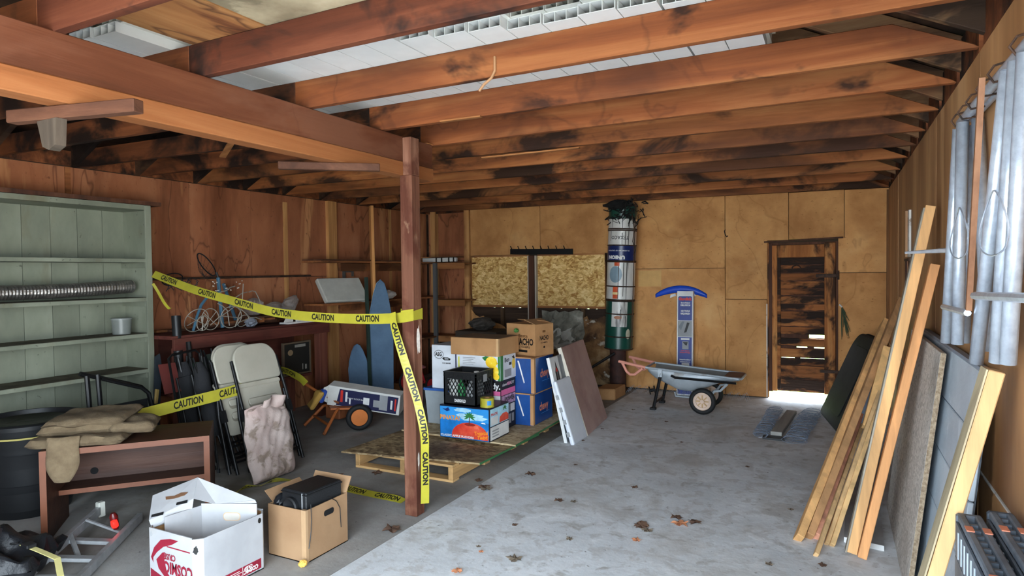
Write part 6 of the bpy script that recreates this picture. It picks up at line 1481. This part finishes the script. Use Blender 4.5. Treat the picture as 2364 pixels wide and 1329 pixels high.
single('cord', MB().tube([(-2.447,2.47,.30),(-2.4455,2.472,.22),(-2.4445,2.466,.16),(-2.4445,2.455,.10),(-2.4445,2.448,.075)],.0022,5), BLACKP, 'short black cord hanging down the corner of the brown carton','cord')
single('cord', MB().tube([(-2.45,2.60,.30),(-2.4455,2.66,.255),(-2.4445,2.685,.21),(-2.4445,2.69,.13),(-2.4445,2.692,.10)],.0022,5), BLACKP, 'longer black cord hanging beside the hand hole of the brown carton','cord')
baggy(-2.44,2.40,.018,.022,.022,.018,62,plain('yellow_foam',(226,178,84),.8),label='lump of yellow foam at the foot of the brown carton',name='foam_lump')

# ---------------------------------------------------------------- bottom left: aluminium ladder rack with tail light, strapped black bundle
ld = thing('bike_rack','aluminium ladder frame with a red tail light lying in the left foreground','rack',(-3.6,1.95,0))
def Lb(a,b,w=.03,h=.05): return MB().bar(a,b,w,h)
obj('rail', Lb((-4.03,2.31,.07),(-3.30,1.45,.075)), ALU, ld, bevel=.003)
obj('rail', Lb((-3.80,2.42,.03),(-3.12,1.58,.03)), ALU, ld, bevel=.003)
for k in range(3):
    a = V((-4.03,2.31,.06)).lerp(V((-3.30,1.45,.06)),.38+.2*k); b_ = V((-3.80,2.42,.03)).lerp(V((-3.12,1.58,.03)),.35+.2*k); obj('rung', MB().bar(a,b_,.045,.02), ALU, ld, bevel=.002)
obj('upright', MB().bar((-3.76,2.0,.08),(-3.56,1.93,.03),.02,.02), ALU, ld); obj('upright', MB().bar((-3.86,2.14,.10),(-3.66,2.22,.03),.012,.012), ALU, ld)
obj('end_cap', MB().bx(-4.05,-4.01,2.30,2.34,.03,.12), plain('pale_cap',(196,196,186),.5), ld, bevel=.004)
tl = obj('tail_light', MB().lathe([(.012,-.05),(.02,-.03),(.022,.03),(.012,.05)],16,Tm(-3.69,2.20,.10,10,0,0)), plain('red_lens_housing',(86,16,16),.3), ld, smooth=True)
obj('lens', MB().lathe([(.004,-.026),(.017,-.018),(.019,.0),(.016,.02),(.004,.026)],16,Tm(-3.674,2.19,.09,14,0,0)), mat('lit_red_lens',[(0,(220,30,24))],rough=.2,emit=((255,40,30),.3)), tl, smooth=True)
bu = thing('black_bundle','black wrapped bundle with pale yellow webbing straps in the left foreground corner','bundle',(-3.62,1.62,0))
obj('wrap', put(cushion(.60,.42,.16,31,n=26,wob=.03), Tm(-3.74,1.58,.035,0,0,42)), plain('black_sheeting',(24,25,28),.45,bump=.8,bscale=14), bu, smooth=True)
STRP = plain('pale_yellow_web',(206,196,130),.8)
def strap(pts,w=.026):
    mb = MB(); P = [V(p) for p in pts]
    for a,b in zip(P,P[1:]): mb.bar(a-(b-a)*.02,b+(b-a)*.02,w,.004)
    return mb
obj('strap', strap([(-3.80,1.70,.168),(-3.66,1.68,.19),(-3.55,1.69,.182),(-3.45,1.70,.17),(-3.31,1.70,.162),(-3.17,1.64,.13),(-3.05,1.56,.05)]), STRP, bu)
obj('strap', strap([(-3.85,1.62,.14),(-3.66,1.685,.195)]), STRP, bu)
obj('buckle', MB().bx(-3.56,-3.50,1.665,1.71,.18,.20), BLACKP, bu, bevel=.004); obj('buckle', MB().tube([(-3.62+.025*math.cos(a),1.67+.02*math.sin(a),.195) for a in [2*math.pi*k/12 for k in range(12)]],.005,6,True), BLACKM, bu)
# dry leaves and litter on the floor
LF = [mat('dry_leaf_%d'%k,[(.35,a),(.65,b)],scale=20,rough=.9) for k,(a,b) in enumerate((((84,62,50),(112,84,66)),((178,112,76),(206,140,100)),((96,84,70),(124,110,94))))]
def leaf_mesh(seed, m, lobes=5):
    q = random.Random(seed); n = lobes*4; vs = [(0,0,.012)]; 
    for k in range(n):
        a = 2*math.pi*k/n; r_ = (.034+.012*(k%4 == 0)+.006*(k%2 == 0))*q.uniform(.75,1.2); vs.append((r_*math.cos(a), r_*math.sin(a), .004+q.uniform(0,.016)))
    mb = MB(); mb.add(vs,[(0,1+k,1+(k+1)%n) for k in range(n)]); return mesh_of(mb,'leaf',m)
LM = [leaf_mesh(k, LF[k%3] if k != 4 else LF[1]) for k in range(6)]
spots = [(-2.309,2.968,1.2,0),(-2.156,3.816,1.0,2),(-2.19,3.84,.9,0),(-2.013,4.236,1.0,3),(-1.617,3.828,.7,0),(-1.522,3.855,.5,2),(-1.019,3.645,1.1,3),(-.97,3.60,.8,2),(-.82,3.774,1.0,1),(-.86,3.86,.8,0),(-.744,3.832,.9,3),(-1.49,2.94,.9,2),(-1.70,2.70,.7,4),(-1.70,2.95,.35,1),(-1.745,3.0,.35,2),(-1.70,3.35,.4,0),(-1.243,4.289,.6,3),(-2.294,3.954,.7,0),(-1.98,5.76,.4,0),(-2.10,6.20,.4,3),(-3.073,3.78,1.0,3),(-.988,3.446,.6,1),(-1.33,3.30,.5,2),(-3.3,3.62,.7,0),(-.06,3.55,.5,0),(.02,3.35,.7,3),(-.3,3.45,.5,2),(-1.8,4.6,.4,0),(-.6,5.1,.4,3),(-1.2,5.6,.35,0),(-.25,4.3,.4,2),(-1.5,6.3,.4,0),(-1.95,6.7,.5,2),(-2.0,5.3,.35,0)]
lname = ['curled brown leaf','flat dark leaf','orange dry leaf','grey crumpled leaf']
wh = ['beside the foot of the post','near the pallet corner','close to the pallet edge','in front of the leaning tables','in mid floor left of the pair','smaller one in mid floor','largest of the cluster left of the orange leaf','smaller one in that left cluster','bright orange one between dark leaves','just behind the orange leaf','right of the orange leaf','by the bottom centre edge','orange scrap at the bottom edge','tiny orange scrap in the foreground','tiny scrap behind the foreground one','tiny scrap in front centre','on the open floor to the back right','tucked at the pallet corner end','tiny one beside the rose table','tiny one behind the rose table','in front of the pallet left of the post','orange scrap in front of the cluster','small grey one left of that scrap','behind the floor tape','near the foot of the lumber','at the bottom right by the lumber','on the floor left of the lumber','small one beside the white table','small one toward the wire mesh','small one in the far floor','small one left of the lumber row','tiny one behind the wheelbarrow front','by the wheelbarrow stand foot','tiny one beside the white table foot']
for k,(x,y,s_,ty) in enumerate(spots):
    o = bpy.data.objects.new('dry_leaf', LM[[0,4,2,3,1][ty] if ty < 5 else 0]); col.objects.link(o); o.location = (x,y,-.002); o.rotation_euler = (0,0,rnd.uniform(0,6.3)); o.scale = (s_,s_,s_)
    tag(o, 'dry fallen leaf on the concrete, '+wh[k], 'leaf', 'dry leaves scattered on the floor')
